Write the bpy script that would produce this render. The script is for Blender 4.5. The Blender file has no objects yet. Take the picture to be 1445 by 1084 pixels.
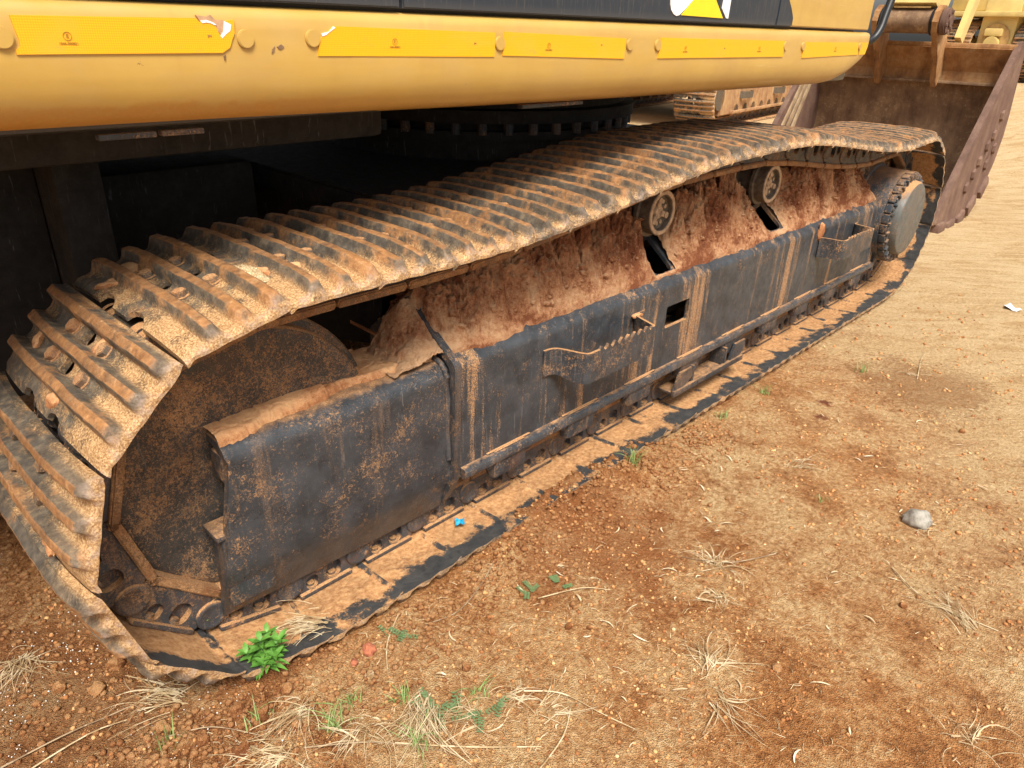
import bpy, bmesh, math, random
import numpy as np
from mathutils import Vector, Matrix
R = math.radians
scene = bpy.context.scene
col = scene.collection
random.seed(7)

# ------------------------------------------------------------------ camera
ya, pi_, ro = R(46.7276), R(26.1728), R(1.83416)
fw = Vector((math.sin(ya)*math.cos(pi_), math.cos(ya)*math.cos(pi_), -math.sin(pi_)))
r0 = Vector((math.cos(ya), -math.sin(ya), 0)); u0 = r0.cross(fw)
rt = math.cos(ro)*r0 + math.sin(ro)*u0; up = -math.sin(ro)*r0 + math.cos(ro)*u0
cam_data = bpy.data.cameras.new('camera'); cam = bpy.data.objects.new('camera', cam_data); col.objects.link(cam)
M = Matrix((rt, up, -fw)).transposed().to_4x4(); M.translation = Vector((-0.58963, -1.252764, 1.449167))
cam.matrix_world = M
cam_data.sensor_width = 36; cam_data.lens = 36*1029.207/1445
cam_data.clip_start = .02; cam_data.clip_end = 2000
scene.camera = cam
scene.render.resolution_x = 1024; scene.render.resolution_y = 768

# ------------------------------------------------------------------ sky, sun, exposure
SUN_EL, SUN_AZ = R(56), R(214)           # azimuth clockwise from +Y
world = bpy.data.worlds.new('World'); scene.world = world; world.use_nodes = True
wn = world.node_tree; bg = wn.nodes['Background']
sky = wn.nodes.new('ShaderNodeTexSky'); sky.sky_type = 'NISHITA'; sky.sun_disc = False
sky.sun_elevation = SUN_EL; sky.sun_rotation = SUN_AZ; sky.air_density = 1.0; sky.dust_density = 4.0; sky.ozone_density = .6
# thin bright cloud cover: the clear-sky colours are mostly whitened
hs = wn.nodes.new('ShaderNodeHueSaturation'); hs.inputs['Saturation'].default_value = .30
wn.links.new(sky.outputs[0], hs.inputs['Color']); wn.links.new(hs.outputs[0], bg.inputs[0]); bg.inputs[1].default_value = 0.105
sd = bpy.data.lights.new('sun', 'SUN'); sd.energy = 3.3; sd.angle = R(20); sd.color = (1, .95, .86)
sun = bpy.data.objects.new('sun', sd); col.objects.link(sun)
sdir = Vector((math.sin(SUN_AZ)*math.cos(SUN_EL), math.cos(SUN_AZ)*math.cos(SUN_EL), math.sin(SUN_EL)))
sun.rotation_euler = sdir.to_track_quat('Z', 'Y').to_euler(); sun.location = (0, -5, 10)
scene.view_settings.view_transform = 'Standard'; scene.view_settings.look = 'None'
scene.view_settings.exposure = 0.68; scene.view_settings.gamma = 1; scene.view_settings.use_curve_mapping = False

# ------------------------------------------------------------------ numpy noise
def _h(ix, iy, iz, s):
    n = (ix.astype(np.int64)*374761393 + iy.astype(np.int64)*668265263 + iz.astype(np.int64)*2147483647 + s*1274126177) & 0xffffffff
    n = ((n ^ (n >> 13))*1274126177) & 0xffffffff
    n = ((n ^ (n >> 16))*2246822519) & 0xffffffff
    return ((n ^ (n >> 15)) & 0xffff)/65535.0
def vnoise(x, y, z, s=0):
    fx, fy, fz = np.floor(x), np.floor(y), np.floor(z)
    tx, ty, tz = x-fx, y-fy, z-fz
    tx, ty, tz = [t*t*t*(t*(t*6-15)+10) for t in (tx, ty, tz)]
    o = 0
    for a in (0, 1):
        for b in (0, 1):
            for c in (0, 1):
                o = o + _h(fx+a, fy+b, fz+c, s)*(tx if a else 1-tx)*(ty if b else 1-ty)*(tz if c else 1-tz)
    return o*2-1
def fbm(x, y, z=None, f=1.0, o=4, s=0, g=.5):
    x = np.asarray(x, float); y = np.asarray(y, float); z = np.zeros_like(x) if z is None else np.asarray(z, float)
    t = 0; a = 1; n = 0
    for i in range(o):
        t = t + a*vnoise(x*f+17.3*i, y*f-9.1*i, z*f+3.7*i, s+i); n += a; a *= g; f *= 2.03
    return t/n
def sst(a, b, x):
    t = np.clip((x-a)/(b-a), 0, 1); return t*t*(3-2*t)

# ------------------------------------------------------------------ material kit
class MT:
    def __init__(s, name, rough=.7, metal=0.0, spec=.4):
        s.m = bpy.data.materials.new(name); s.m.use_nodes = True; s.nt = s.m.node_tree
        s.b = s.nt.nodes['Principled BSDF']; s.b.inputs['Roughness'].default_value = rough
        s.b.inputs['Metallic'].default_value = metal; s.b.inputs['Specular IOR Level'].default_value = spec
        s.g = s.nt.nodes.new('ShaderNodeNewGeometry'); s.t = s.nt.nodes.new('ShaderNodeTexCoord')
        s.pos = s.g.outputs['Position']; s.obj = s.t.outputs['Object']
    def L(s, a, b): s.nt.links.new(a, b)
    def put(s, v, sock):
        if hasattr(v, 'is_output'): s.L(v, sock)
        elif isinstance(v, (tuple, list)) and len(v) == 3 and sock.type == 'RGBA': sock.default_value = (*v, 1)
        else: sock.default_value = v
    def scale(s, vec, sc):
        n = s.nt.nodes.new('ShaderNodeMapping'); s.L(vec, n.inputs[0]); n.inputs['Scale'].default_value = sc; return n.outputs[0]
    def noise(s, sc, det=5, rough=.6, vec=None, st=None, dist=0.0):
        v = vec or s.pos
        if st: v = s.scale(v, st)
        n = s.nt.nodes.new('ShaderNodeTexNoise'); s.L(v, n.inputs['Vector']); n.inputs['Scale'].default_value = sc
        n.inputs['Detail'].default_value = det; n.inputs['Roughness'].default_value = rough; n.inputs['Distortion'].default_value = dist
        return n.outputs['Fac']
    def voro(s, sc, vec=None, out='Distance', feat='F1'):
        n = s.nt.nodes.new('ShaderNodeTexVoronoi'); n.feature = feat; s.L(vec or s.pos, n.inputs['Vector']); n.inputs['Scale'].default_value = sc
        return n.outputs[out]
    def mr(s, v, a, b, c=0.0, d=1.0):
        n = s.nt.nodes.new('ShaderNodeMapRange'); n.interpolation_type = 'SMOOTHSTEP'; s.put(v, n.inputs[0])
        for i, k in enumerate((a, b, c, d)): n.inputs[i+1].default_value = k
        return n.outputs[0]
    def ma(s, op, a, b=0.0, c=0.0):
        n = s.nt.nodes.new('ShaderNodeMath'); n.operation = op; s.put(a, n.inputs[0]); s.put(b, n.inputs[1]); s.put(c, n.inputs[2]); return n.outputs[0]
    def mul(s, a, b): return s.ma('MULTIPLY', a, b)
    def add(s, a, b): return s.ma('ADD', a, b)
    def mx(s, a, b): return s.ma('MAXIMUM', a, b)
    def inv(s, a): return s.ma('SUBTRACT', 1.0, a)
    def sat(s, a): 
        n = s.nt.nodes.new('ShaderNodeClamp'); s.put(a, n.inputs[0]); return n.outputs[0]
    def xyz(s, v):
        n = s.nt.nodes.new('ShaderNodeSeparateXYZ'); s.L(v, n.inputs[0]); return n.outputs
    def mix(s, f, a, b):
        n = s.nt.nodes.new('ShaderNodeMix'); n.data_type = 'RGBA'; s.put(f, n.inputs[0]); s.put(a, n.inputs[6]); s.put(b, n.inputs[7]); return n.outputs[2]
    def ramp(s, f, st):
        n = s.nt.nodes.new('ShaderNodeValToRGB'); s.L(f, n.inputs[0]); e = n.color_ramp.elements
        while len(e) < len(st): e.new(.5)
        for i, (p, c) in enumerate(st): e[i].position = p; e[i].color = (*c, 1)
        return n.outputs[0]
    def bump(s, h, st=.5, dist=.01, nrm=None):
        n = s.nt.nodes.new('ShaderNodeBump'); s.put(h, n.inputs['Height']); n.inputs['Strength'].default_value = st; n.inputs['Distance'].default_value = dist
        if nrm: s.L(nrm, n.inputs['Normal'])
        return n.outputs[0]
    def col(s, c): s.put(c, s.b.inputs['Base Color']); return s
    def rgh(s, c): s.put(c, s.b.inputs['Roughness']); return s
    def nrm(s, c): s.L(c, s.b.inputs['Normal']); return s
    def upf(s): return s.xyz(s.g.outputs['Normal'])[2]

def flat_mat(name, c, rough=.6, metal=0.0, var=.25, sc=30, bump=.15, bd=.002):
    m = MT(name, rough, metal)
    n = m.noise(sc, 5)
    c2 = tuple(x*(1-var) for x in c); c3 = tuple(min(1, x*(1+var)) for x in c)
    m.col(m.ramp(n, [(.3, c2), (.7, c3)])); m.nrm(m.bump(m.noise(sc*4, 3), bump, bd)); return m.m

# steel track shoe: caked dust, rust, worn bright ends
def shoe_material(name, dusty=0.0):
    m = MT(name, .62, 0.0, .45)
    x, y, z = m.xyz(m.obj)
    big = m.noise(9, 6, .62); mid = m.noise(34, 6, .65); fine = m.noise(240, 4, .7)
    steel = m.ramp(mid, [(.3, (.040, .034, .028)), (.52, (.105, .083, .060)), (.72, (.25, .185, .115))])
    rust = m.ramp(m.noise(60, 5), [(.25, (.18, .075, .026)), (.6, (.42, .20, .075)), (.8, (.60, .38, .19))])
    sand = m.ramp(fine, [(.36, (.23, .115, .043)), (.5, (.42, .235, .098)), (.64, (.66, .44, .22))])
    bq = m.mul(m.mx(m.add(m.ma('ABSOLUTE', m.add(y, -.3)), -.1), 0.0), 5.0); z = m.add(z, m.mul(m.mul(bq, bq), .016))
    nzr = m.xyz(m.t.outputs['Normal'])[2]; ridge = m.mul(m.mr(z, .030, .036), m.mr(nzr, .70, .93))
    c = m.mix(m.mr(m.add(big, m.mul(mid, .4)), .70, .86), steel, rust)
    nearend = m.mr(y, .26, .03)
    wx = m.xyz(m.pos)[0]; front = m.mr(wx, .75, -.05)
    s1 = m.add(m.add(m.mul(big, .8), m.mul(fine, .35)), m.add(m.add(m.mul(nearend, .26), m.mul(front, .17)), m.add(m.mul(m.noise(22, 4), .45), -.065)))
    sm = m.mr(m.add(s1, dusty), .86, 1.05)
    valley = m.mr(z, .030, .012)
    c = m.mix(m.mul(sm, m.add(m.mul(valley, .85), .12)), c, sand)
    c = m.mix(m.mul(ridge, m.mr(m.noise(45, 4), .25, .6, .45, .95)), c, rust)
    # bright polished outer end
    endm = m.mul(m.mr(y, .022, .004), m.mr(m.noise(50, 4), .4, .7, .0, .55))
    c = m.mix(endm, c, m.ramp(mid, [(.3, (.24, .17, .13)), (.7, (.46, .37, .31))]))
    # inner face: smooth orange dust, dark bare steel towards the outer edge and at the joints
    nz = m.xyz(m.t.outputs['Normal'])[2]; inner = m.mr(nz, -.25, -.5)
    e1 = m.mul(m.mr(y, .13, .015), .95); ax = m.ma('ABSOLUTE', x); e2 = m.mul(m.mr(ax, .098, .110), .65)
    dm = m.add(m.add(m.mul(m.noise(11, 5), 1.15), m.mul(fine, .28)), m.mul(m.mx(e1, e2), -.42))
    dmask = m.mr(m.add(dm, dusty), .41, .52)
    dark = m.ramp(mid, [(.3, (.022, .024, .027)), (.7, (.06, .055, .05))])
    dust = m.ramp(m.noise(70, 6, .7), [(.36, (.34, .155, .058)), (.5, (.48, .245, .100)), (.64, (.60, .345, .155))])
    ci = m.mix(dmask, dark, dust)
    c = m.mix(inner, c, ci)
    m.col(c)
    m.rgh(m.mr(ridge, 0, 1, .78, .5))
    h = m.add(m.mul(fine, .35), m.add(m.mul(mid, .8), m.mul(sm, .35)))
    m.nrm(m.bump(h, .9, .006))
    return m.m

# dark painted steel of the undercarriage: dust on top, clay streaks, scratches
def paint_black(name, up=(.55, .8), streak=.5, base=((.019, .022, .026), (.056, .062, .070)), rust=.0, dustall=0.0, rough=.42, sps=105, cov=.66):
    m = MT(name, rough, 0.0, .5)
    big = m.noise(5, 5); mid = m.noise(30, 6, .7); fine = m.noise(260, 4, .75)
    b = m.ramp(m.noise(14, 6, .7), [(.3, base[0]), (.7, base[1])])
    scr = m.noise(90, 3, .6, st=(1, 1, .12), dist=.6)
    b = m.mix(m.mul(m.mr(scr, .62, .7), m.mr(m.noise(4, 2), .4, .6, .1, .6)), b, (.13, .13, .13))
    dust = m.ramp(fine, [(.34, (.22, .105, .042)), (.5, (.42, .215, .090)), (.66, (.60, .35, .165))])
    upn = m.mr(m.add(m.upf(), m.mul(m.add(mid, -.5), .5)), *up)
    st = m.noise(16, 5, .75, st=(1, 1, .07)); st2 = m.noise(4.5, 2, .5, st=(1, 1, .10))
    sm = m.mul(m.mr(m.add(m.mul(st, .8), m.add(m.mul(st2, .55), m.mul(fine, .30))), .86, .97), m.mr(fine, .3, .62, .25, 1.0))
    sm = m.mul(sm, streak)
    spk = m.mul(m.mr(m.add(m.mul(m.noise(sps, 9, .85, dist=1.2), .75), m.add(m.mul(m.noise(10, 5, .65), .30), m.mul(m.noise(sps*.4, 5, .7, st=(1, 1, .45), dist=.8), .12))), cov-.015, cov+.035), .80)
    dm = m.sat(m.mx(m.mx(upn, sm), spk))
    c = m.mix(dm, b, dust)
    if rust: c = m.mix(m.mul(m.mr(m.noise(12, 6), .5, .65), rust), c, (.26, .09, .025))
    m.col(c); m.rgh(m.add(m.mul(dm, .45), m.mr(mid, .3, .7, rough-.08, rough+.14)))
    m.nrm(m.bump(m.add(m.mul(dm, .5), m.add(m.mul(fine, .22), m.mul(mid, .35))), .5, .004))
    return m.m

def mud_material(name, a=(.27, .095, .043), b=(.55, .265, .130), c=(.74, .45, .25), bs=1.3):
    m = MT(name, .93, 0, .15)
    n1 = m.noise(7, 5); n2 = m.noise(60, 8, .75); n3 = m.noise(300, 4, .7)
    f = m.add(m.mul(n1, .5), m.add(m.mul(n2, .35), m.mul(n3, .2)))
    up = m.mr(m.upf(), .2, .95)
    f = m.add(f, m.mul(m.add(up, -.5), .08))
    m.col(m.ramp(f, [(.44, a), (.51, b), (.60, c)]))  # low spots of the bump noise darker: crevice shade painted into the clay
    v = m.voro(90); 
    m.nrm(m.bump(m.add(n2, m.add(m.mul(n3, .5), m.mul(v, .25))), min(1, .8*bs), .016)); return m.m

def sand_material(name):
    m = MT(name, .95, 0, .2)
    g = m.voro(420, out='Color'); gs = m.xyz(g)[0]; n = m.noise(25, 4)
    m.col(m.ramp(m.add(m.mul(gs, .7), m.mul(n, .3)), [(.1, (.34, .20, .09)), (.45, (.55, .38, .19)), (.85, (.80, .66, .42))]))
    m.nrm(m.bump(m.voro(420), .9, .003)); return m.m

def yellow_paint():
    m = MT('yellow_paint', .34, 0, .5)
    x, y, z = m.xyz(m.pos)
    n = m.noise(6, 4); f = m.noise(140, 4, .7); st = m.noise(30, 4, .6, st=(.12, .12, 1.0))
    c = m.ramp(m.add(m.mul(n, .6), m.mul(st, .4)), [(.35, (.47, .285, .062)), (.65, (.54, .345, .085))])
    # clay film baked along the bottom roll at the rear, drip runs, pinhole rust
    edge = m.add(m.mr(z, 1.345, 1.29), m.mul(m.add(m.noise(14, 4), -.5), .9))
    stain = m.mul(m.mr(edge, .55, .9), m.mr(x, .62, .1))
    c = m.mix(m.mul(stain, m.mr(f, .3, .6, .45, .85)), c, (.48, .235, .035))
    low = m.mul(m.mr(z, 1.275, 1.262), .6); c = m.mix(m.mul(low, m.mr(n, .3, .6)), c, (.33, .15, .04))
    pin = m.mr(m.noise(26, 5, .7), .705, .73); c = m.mix(m.mul(pin, .8), c, (.12, .055, .03))
    run = m.mul(m.mr(m.noise(22, 2, .5, st=(1, 1, .05)), .60, .72), m.mul(m.mr(z, 1.30, 1.41), .22)); c = m.mix(run, c, (.42, .22, .06))
    scr = m.mul(m.mr(m.noise(60, 3, .6, st=(.04, 1, 1), dist=.3), .64, .70), m.mr(m.noise(3, 3), .45, .6, .0, .35)); c = m.mix(scr, c, (.72, .55, .30))
    film = m.mul(m.mr(m.noise(9, 6, .7, st=(.5, 1, 1)), .42, .62), .22); c = m.mix(film, c, (.46, .30, .13))
    m.col(c); m.rgh(m.add(m.mul(film, .8), m.mr(stain, 0, 1, .33, .7))); m.b.inputs['Coat Weight'].default_value = .25; m.b.inputs['Coat Roughness'].default_value = .2
    m.nrm(m.bump(m.add(m.mul(m.noise(3, 2), 1.0), m.mul(f, .02)), .12, .02)); return m.m

def tape_material():
    m = MT('reflective_tape', .38, 0, .5)
    v = m.scale(m.pos, (1, 1, 1))
    x, y, z = m.xyz(v)
    a = m.ma('SINE', m.mul(m.add(x, m.mul(z, 1.0)), 900.0)); b = m.ma('SINE', m.mul(m.ma('SUBTRACT', x, z), 900.0))
    q = m.mr(m.mul(a, b), -.3, .4)
    n = m.noise(9, 3)
    c = m.mix(q, (.78, .355, .004), (.88, .435, .008)); c = m.mix(m.mr(n, .5, .75), c, (.82, .39, .02)); c = m.mix(m.mul(m.mr(m.noise(70, 6, .8, st=(.4, 1, 1)), .58, .68), .35), c, (.55, .30, .10))
    c = m.mix(m.mul(m.mr(m.noise(18, 4, .6, st=(.15, 1, 1)), .5, .7), .35), c, (.74, .40, .05))
    m.col(c); m.nrm(m.bump(q, .15, .001)); return m.m

def rust_bucket(name, a, b, c, speck=.5):
    m = MT(name, .75, 0, .3)
    n = m.noise(5, 7, .7); f = m.noise(45, 6, .75); st = m.noise(14, 4, .6, st=(1, 1, .15))
    cc = m.ramp(m.add(m.mul(n, .6), m.mul(st, .4)), [(.35, a), (.5, b), (.66, c)])
    cc = m.mix(m.mul(m.mr(m.add(m.mul(f, .7), m.mul(n, .35)), .55, .68), speck), cc, (.42, .32, .19))
    m.col(cc); m.nrm(m.bump(f, .5, .008)); return m.m

def ground_material():
    m = MT('red_soil', .95, 0, .12)
    x, y, z = m.xyz(m.pos)
    big = m.noise(.9, 5, .6); mid = m.noise(5, 6, .65); fin = m.noise(60, 6, .7); gr = m.noise(330, 3, .7)
    # pale sand lies over the red soil further along the yard
    far = m.mr(m.add(x, m.mul(y, -.9)), 1.7, 5.5)
    pm = m.add(m.add(m.mul(big, .7), m.mul(mid, .75)), m.add(m.mul(fin, .25), m.mul(far, .36)))
    pale = m.mr(pm, .76, 1.08)
    red = m.ramp(m.add(m.mul(fin, .6), m.mul(mid, .4)), [(.36, (.21, .078, .026)), (.5, (.45, .190, .064)), (.62, (.64, .33, .130))])
    tan = m.ramp(m.add(m.mul(fin, .6), m.mul(gr, .4)), [(.36, (.36, .18, .072)), (.5, (.61, .385, .18)), (.62, (.82, .60, .34))])
    c = m.mix(pale, red, tan)
    n_ = m.nt.nodes.new('ShaderNodeMapping'); m.L(m.pos, n_.inputs[0]); n_.inputs['Rotation'].default_value = (0, 0, R(48)); rot = n_.outputs[0]
    rip = m.noise(7, 6, .65, vec=rot, st=(.42, 1.5, 1), dist=1.2)
    c = m.mix(m.mul(far, m.mr(rip, .40, .62, .15, .60)), c, (.82, .63, .37))
    c = m.mix(m.mul(m.mul(far, m.mr(m.add(m.mul(rip, .6), m.mul(m.noise(1.3, 4), .4)), .48, .38)), .6), c, (.50, .28, .12))  # ripple shading painted into the sand colour: pale crests, dark hollows
    # single light grains
    v = m.voro(260, out='Color'); vr = m.xyz(v); vd = m.voro(260)
    grain = m.mul(m.mul(m.mr(vr[0], .80, .82), m.mr(vd, .5, .35)), m.mr(mid, .35, .6, .35, 1))
    c = m.mix(m.mul(grain, .8), c, m.mix(vr[1], (.52, .31, .12), (.80, .62, .36)))
    v2 = m.voro(120, out='Color'); w = m.xyz(v2); g2 = m.mul(m.mr(w[0], .86, .88), m.mr(m.voro(120), .45, .3))
    c = m.mix(m.mul(g2, .6), c, m.mix(w[1], (.24, .10, .04), (.62, .42, .23)))
    # dark damp oil spots
    def spot(cx, cy, r, k, colr, cc):
        dx = m.add(x, -cx); dy = m.add(y, -cy); d = m.ma('SQRT', m.add(m.mul(dx, dx), m.mul(dy, dy)))
        d = m.add(d, m.mul(m.add(mid, -.5), r*1.3)); d = m.add(d, m.mul(m.add(fin, -.5), r*.9))
        return m.mix(m.mul(m.mr(d, r, r*.35), k), cc, colr)
    c = spot(2.95, -.55, .40, .55, (.25, .10, .035), c)
    c = spot(1.0, -.16, .45, .60, (.30, .105, .036), c)
    c = spot(2.45, -.29, .045, .85, (.17, .03, .018), c); c = spot(2.30, -.34, .040, .75, (.17, .035, .02), c)
    c = spot(-.36, .35, .62, .55, (.17, .065, .026), c)
    m.col(c)
    h = m.add(m.mul(fin, 1.4), m.add(m.mul(gr, .35), m.add(m.mul(m.inv(m.sat(m.mul(vd, 1.6))), .35), m.mul(mid, .6))))
    b1 = m.bump(h, 1.0, .016)
    m.nrm(m.bump(m.mul(rip, far), .45, .05, b1)); return m.m

MAT = {}
MAT['shoe'] = shoe_material('worn_shoe_steel')
MAT['shoe2'] = shoe_material('dusty_shoe_steel', .12)
MAT['black'] = paint_black('black_frame_paint', up=(.80, 1.05), streak=.95)
MAT['guard'] = paint_black('black_guard_paint', up=(.85, 1.1), streak=.2, rough=.33, cov=.635)
MAT['step'] = paint_black('black_step_paint', up=(.55, .85), streak=.6, cov=.62)
MAT['link'] = paint_black('track_link_steel', up=(.25, .75), streak=.3, cov=.63, rust=.15, rough=.5)
MAT['idler'] = paint_black('idler_steel', streak=.0, cov=.592, rust=.06, sps=150, rough=.5, base=((.020, .021, .022), (.065, .058, .050)))
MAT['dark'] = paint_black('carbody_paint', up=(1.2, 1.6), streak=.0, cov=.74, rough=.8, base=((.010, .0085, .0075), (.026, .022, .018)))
MAT['rail_dust'] = paint_black('rubbed_link_rail', up=(.2, .8), streak=.1, cov=.56, rust=.5, rough=.55, base=((.10, .05, .025), (.20, .11, .05)))
MAT['drive'] = paint_black('final_drive_paint', streak=.35, rough=.4, base=((.020, .028, .036), (.045, .060, .075)), up=(.72, 1.15), cov=.62)
MAT['cover'] = paint_black('drive_cover_paint', streak=.1, cov=.64, rough=.45, base=((.065, .070, .066), (.12, .12, .11)))
MAT['roller'] = flat_mat('roller_steel', (.11, .085, .06), .55, 0, .45, 60, .4)
MAT['roller_face'] = flat_mat('dusty_roller_face', (.40, .27, .165), .8, 0, .4, 60, .4)
MAT['mud'] = mud_material('packed_clay')
MAT['crust'] = mud_material('dried_clay_crust', (.36, .15, .062), (.56, .275, .125), (.68, .39, .19), .6)
MAT['sand'] = sand_material('loose_pale_sand')
MAT['yellow'] = yellow_paint()
MAT['tape'] = tape_material()
MAT['bolt'] = paint_black('bolt_steel', up=(.3, .9), streak=.1, cov=.59, rust=.4, base=((.07, .055, .045), (.14, .11, .08)))
MAT['bucket'] = rust_bucket('bucket_steel', (.12, .065, .036), (.21, .125, .07), (.36, .215, .11), .75)
MAT['bucket_side'] = rust_bucket('bucket_side_paint', (.10, .055, .040), (.155, .088, .064), (.23, .14, .095), .15)
MAT['bucket_top'] = rust_bucket('rusty_hinge_plate', (.17, .08, .035), (.36, .18, .07), (.48, .30, .14), .6)
MAT['sandy_strip'] = rust_bucket('sandy_strip', (.20, .12, .07), (.38, .27, .16), (.50, .38, .24), .5)
MAT['old_yellow'] = flat_mat('dusty_yellow_paint', (.62, .46, .17), .5, 0, .18, 3, .1)
MAT['mudyellow'] = rust_bucket('muddy_yellow_paint', (.30, .17, .07), (.50, .32, .12), (.62, .42, .15), .3)
MAT['brown'] = rust_bucket('muddy_frame_steel', (.22, .11, .055), (.38, .21, .10), (.52, .33, .15), .5)
MAT['panel'] = None
m = MT('black_door_paint', .38, 0, .5)
f = m.noise(150, 4, .7, st=(1, 1, .08)); zz = m.xyz(m.pos)[2]
lowd = m.mul(m.mr(zz, 1.50, 1.474), .45)
m.col(m.mix(m.mul(m.mx(m.mr(f, .52, .7), lowd), .30), (.020, .028, .040), (.22, .18, .13))); m.nrm(m.bump(m.noise(2.5, 2), .1, .02)); MAT['panel'] = m.m
MAT['rubber'] = flat_mat('black_rubber', (.012, .012, .014), .4, 0, .2, 20, .05)
MAT['white'] = flat_mat('white_vinyl', (.80, .80, .78), .4, 0, .03, 20, .02)
MAT['logo_yellow'] = flat_mat('yellow_vinyl', (.90, .60, .02), .4, 0, .04, 20, .02)
MAT['print'] = flat_mat('grey_print', (.32, .17, .02), .6, 0, .05, 20, .02)
MAT['primer'] = flat_mat('bare_primer_patch', (.45, .27, .15), .8, 0, .25, 60, .3)
MAT['soil'] = ground_material()
MAT['clod'] = mud_material('red_clod', (.26, .095, .034), (.46, .20, .076), (.60, .32, .14))
MAT['grit'] = None
def instvar(name, cols, rough=.9, sc=7.0):
    m = MT(name, rough, 0, .2); v = m.xyz(m.voro(sc*30, out='Color'))[0]
    m.col(m.ramp(v, cols)); m.nrm(m.bump(m.noise(400, 3), .4, .002)); return m.m
MAT['grit'] = instvar('mixed_grit', [(.0, (.26, .095, .034)), (.5, (.48, .22, .08)), (.95, (.60, .35, .15)), (1.0, (.68, .48, .26))], sc=2.2)
MAT['straw'] = instvar('dry_straw', [(.0, (.34, .22, .11)), (.5, (.52, .39, .22)), (1, (.68, .56, .37))], .7, 1.2)
MAT['deadleaf'] = instvar('bleached_leaf', [(.0, (.46, .33, .19)), (.6, (.64, .52, .34)), (1, (.76, .66, .48))], .7, .8)
MAT['twig'] = instvar('grey_brown_twig', [(.0, (.22, .14, .08)), (1, (.42, .31, .19))], .8, 1)
def leafm(name, a, b):
    m = MT(name, .5, 0, .4); m.col(m.ramp(m.noise(45, 4), [(.3, a), (.7, b)]))
    m.b.inputs['Transmission Weight'].default_value = 0; m.b.inputs['Subsurface Weight'].default_value = .15; m.b.inputs['Subsurface Radius'].default_value = (.003, .006, .001)
    return m.m
MAT['leaf'] = leafm('weed_green', (.05, .15, .018), (.14, .32, .05))
MAT['leaf_dark'] = leafm('creeper_green', (.085, .14, .055), (.16, .23, .10))
MAT['grass'] = leafm('grass_green', (.13, .22, .05), (.30, .38, .14))
MAT['fern'] = leafm('fern_lime', (.28, .42, .03), (.45, .60, .08))
MAT['rock'] = flat_mat('pale_concrete', (.36, .33, .28), .9, 0, .35, 70, .8, .006)
MAT['redrock'] = flat_mat('brick_red_stone', (.40, .13, .065), .9, 0, .3, 70, .8, .006)
MAT['blue'] = flat_mat('blue_foil', (.02, .30, .50), .3, 0, .3, 60, .3)
MAT['fleck'] = flat_mat('white_flecks', (.75, .70, .62), .8, 0, .1, 60, .1)
MAT['glass'] = flat_mat('dark_glass', (.02, .025, .03), .1)
MAT['red'] = flat_mat('red_truck_paint', (.50, .05, .03), .4)
MAT['bluepaint'] = flat_mat('blue_truck_paint', (.03, .08, .28), .4)

# ------------------------------------------------------------------ mesh kit
def mesh(name, v, f, mat=None, smooth=None):
    me = bpy.data.meshes.new(name); me.from_pydata([tuple(p) for p in v], [], f)
    if mat is not None: me.materials.append(MAT[mat] if isinstance(mat, str) else mat)
    finish(me, smooth); return me
def finish(me, smooth):
    if smooth is not None:
        me.polygons.foreach_set('use_smooth', [True]*len(me.polygons)); me.set_sharp_from_angle(angle=R(smooth))
    me.update()
def grid_mesh(name, X, Y, Z, mat, smooth=True, keep=None):
    """X,Y,Z arrays (n,m) -> quad sheet"""
    n, k = X.shape; v = np.stack([X, Y, Z], -1).reshape(-1, 3)
    i = np.arange(n*k).reshape(n, k); q = np.stack([i[:-1, :-1], i[1:, :-1], i[1:, 1:], i[:-1, 1:]], -1).reshape(-1, 4)
    if keep is not None: q = q[keep[:-1, :-1].reshape(-1)]
    return np_mesh(name, v, q, mat, smooth)
def np_mesh(name, v, q, mat, smooth=True):
    me = bpy.data.meshes.new(name); k = q.shape[1]
    me.vertices.add(len(v)); me.vertices.foreach_set('co', np.asarray(v, np.float32).ravel())
    me.loops.add(q.size); me.loops.foreach_set('vertex_index', q.astype(np.int32).ravel())
    me.polygons.add(len(q)); me.polygons.foreach_set('loop_start', np.arange(0, q.size, k, dtype=np.int32))
    if smooth: me.polygons.foreach_set('use_smooth', np.ones(len(q), bool))
    me.materials.append(MAT[mat]); me.update(calc_edges=True); me.validate(); return me
def link(name, me, parent=None, mw=None, **props):
    o = bpy.data.objects.new(name, me); col.objects.link(o)
    if parent is not None: o.parent = parent
    if mw is not None: o.matrix_local = mw if isinstance(mw, Matrix) else Matrix.Translation(mw)
    for k, v in props.items(): o[k] = v
    return o
def empty(name, loc, label, cat, group=None, rz=0.0):
    o = bpy.data.objects.new(name, None); col.objects.link(o); o.location = loc; o.rotation_euler[2] = rz
    o['label'] = label; o['category'] = cat; o.empty_display_size = .1
    if group: o['group'] = group
    return o
def thing(name, me, label, cat, group=None, loc=(0, 0, 0), rot=(0, 0, 0), sc=1.0):
    o = link(name, me, None, None, label=label, category=cat)
    o.location = loc; o.rotation_euler = rot; o.scale = (sc, sc, sc) if not isinstance(sc, tuple) else sc
    if group: o['group'] = group
    return o
def bm_mesh(name, bm, mat, smooth=35):
    bmesh.ops.recalc_face_normals(bm, faces=bm.faces)
    me = bpy.data.meshes.new(name); bm.to_mesh(me); bm.free(); me.materials.append(MAT[mat]); finish(me, smooth); return me
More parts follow.
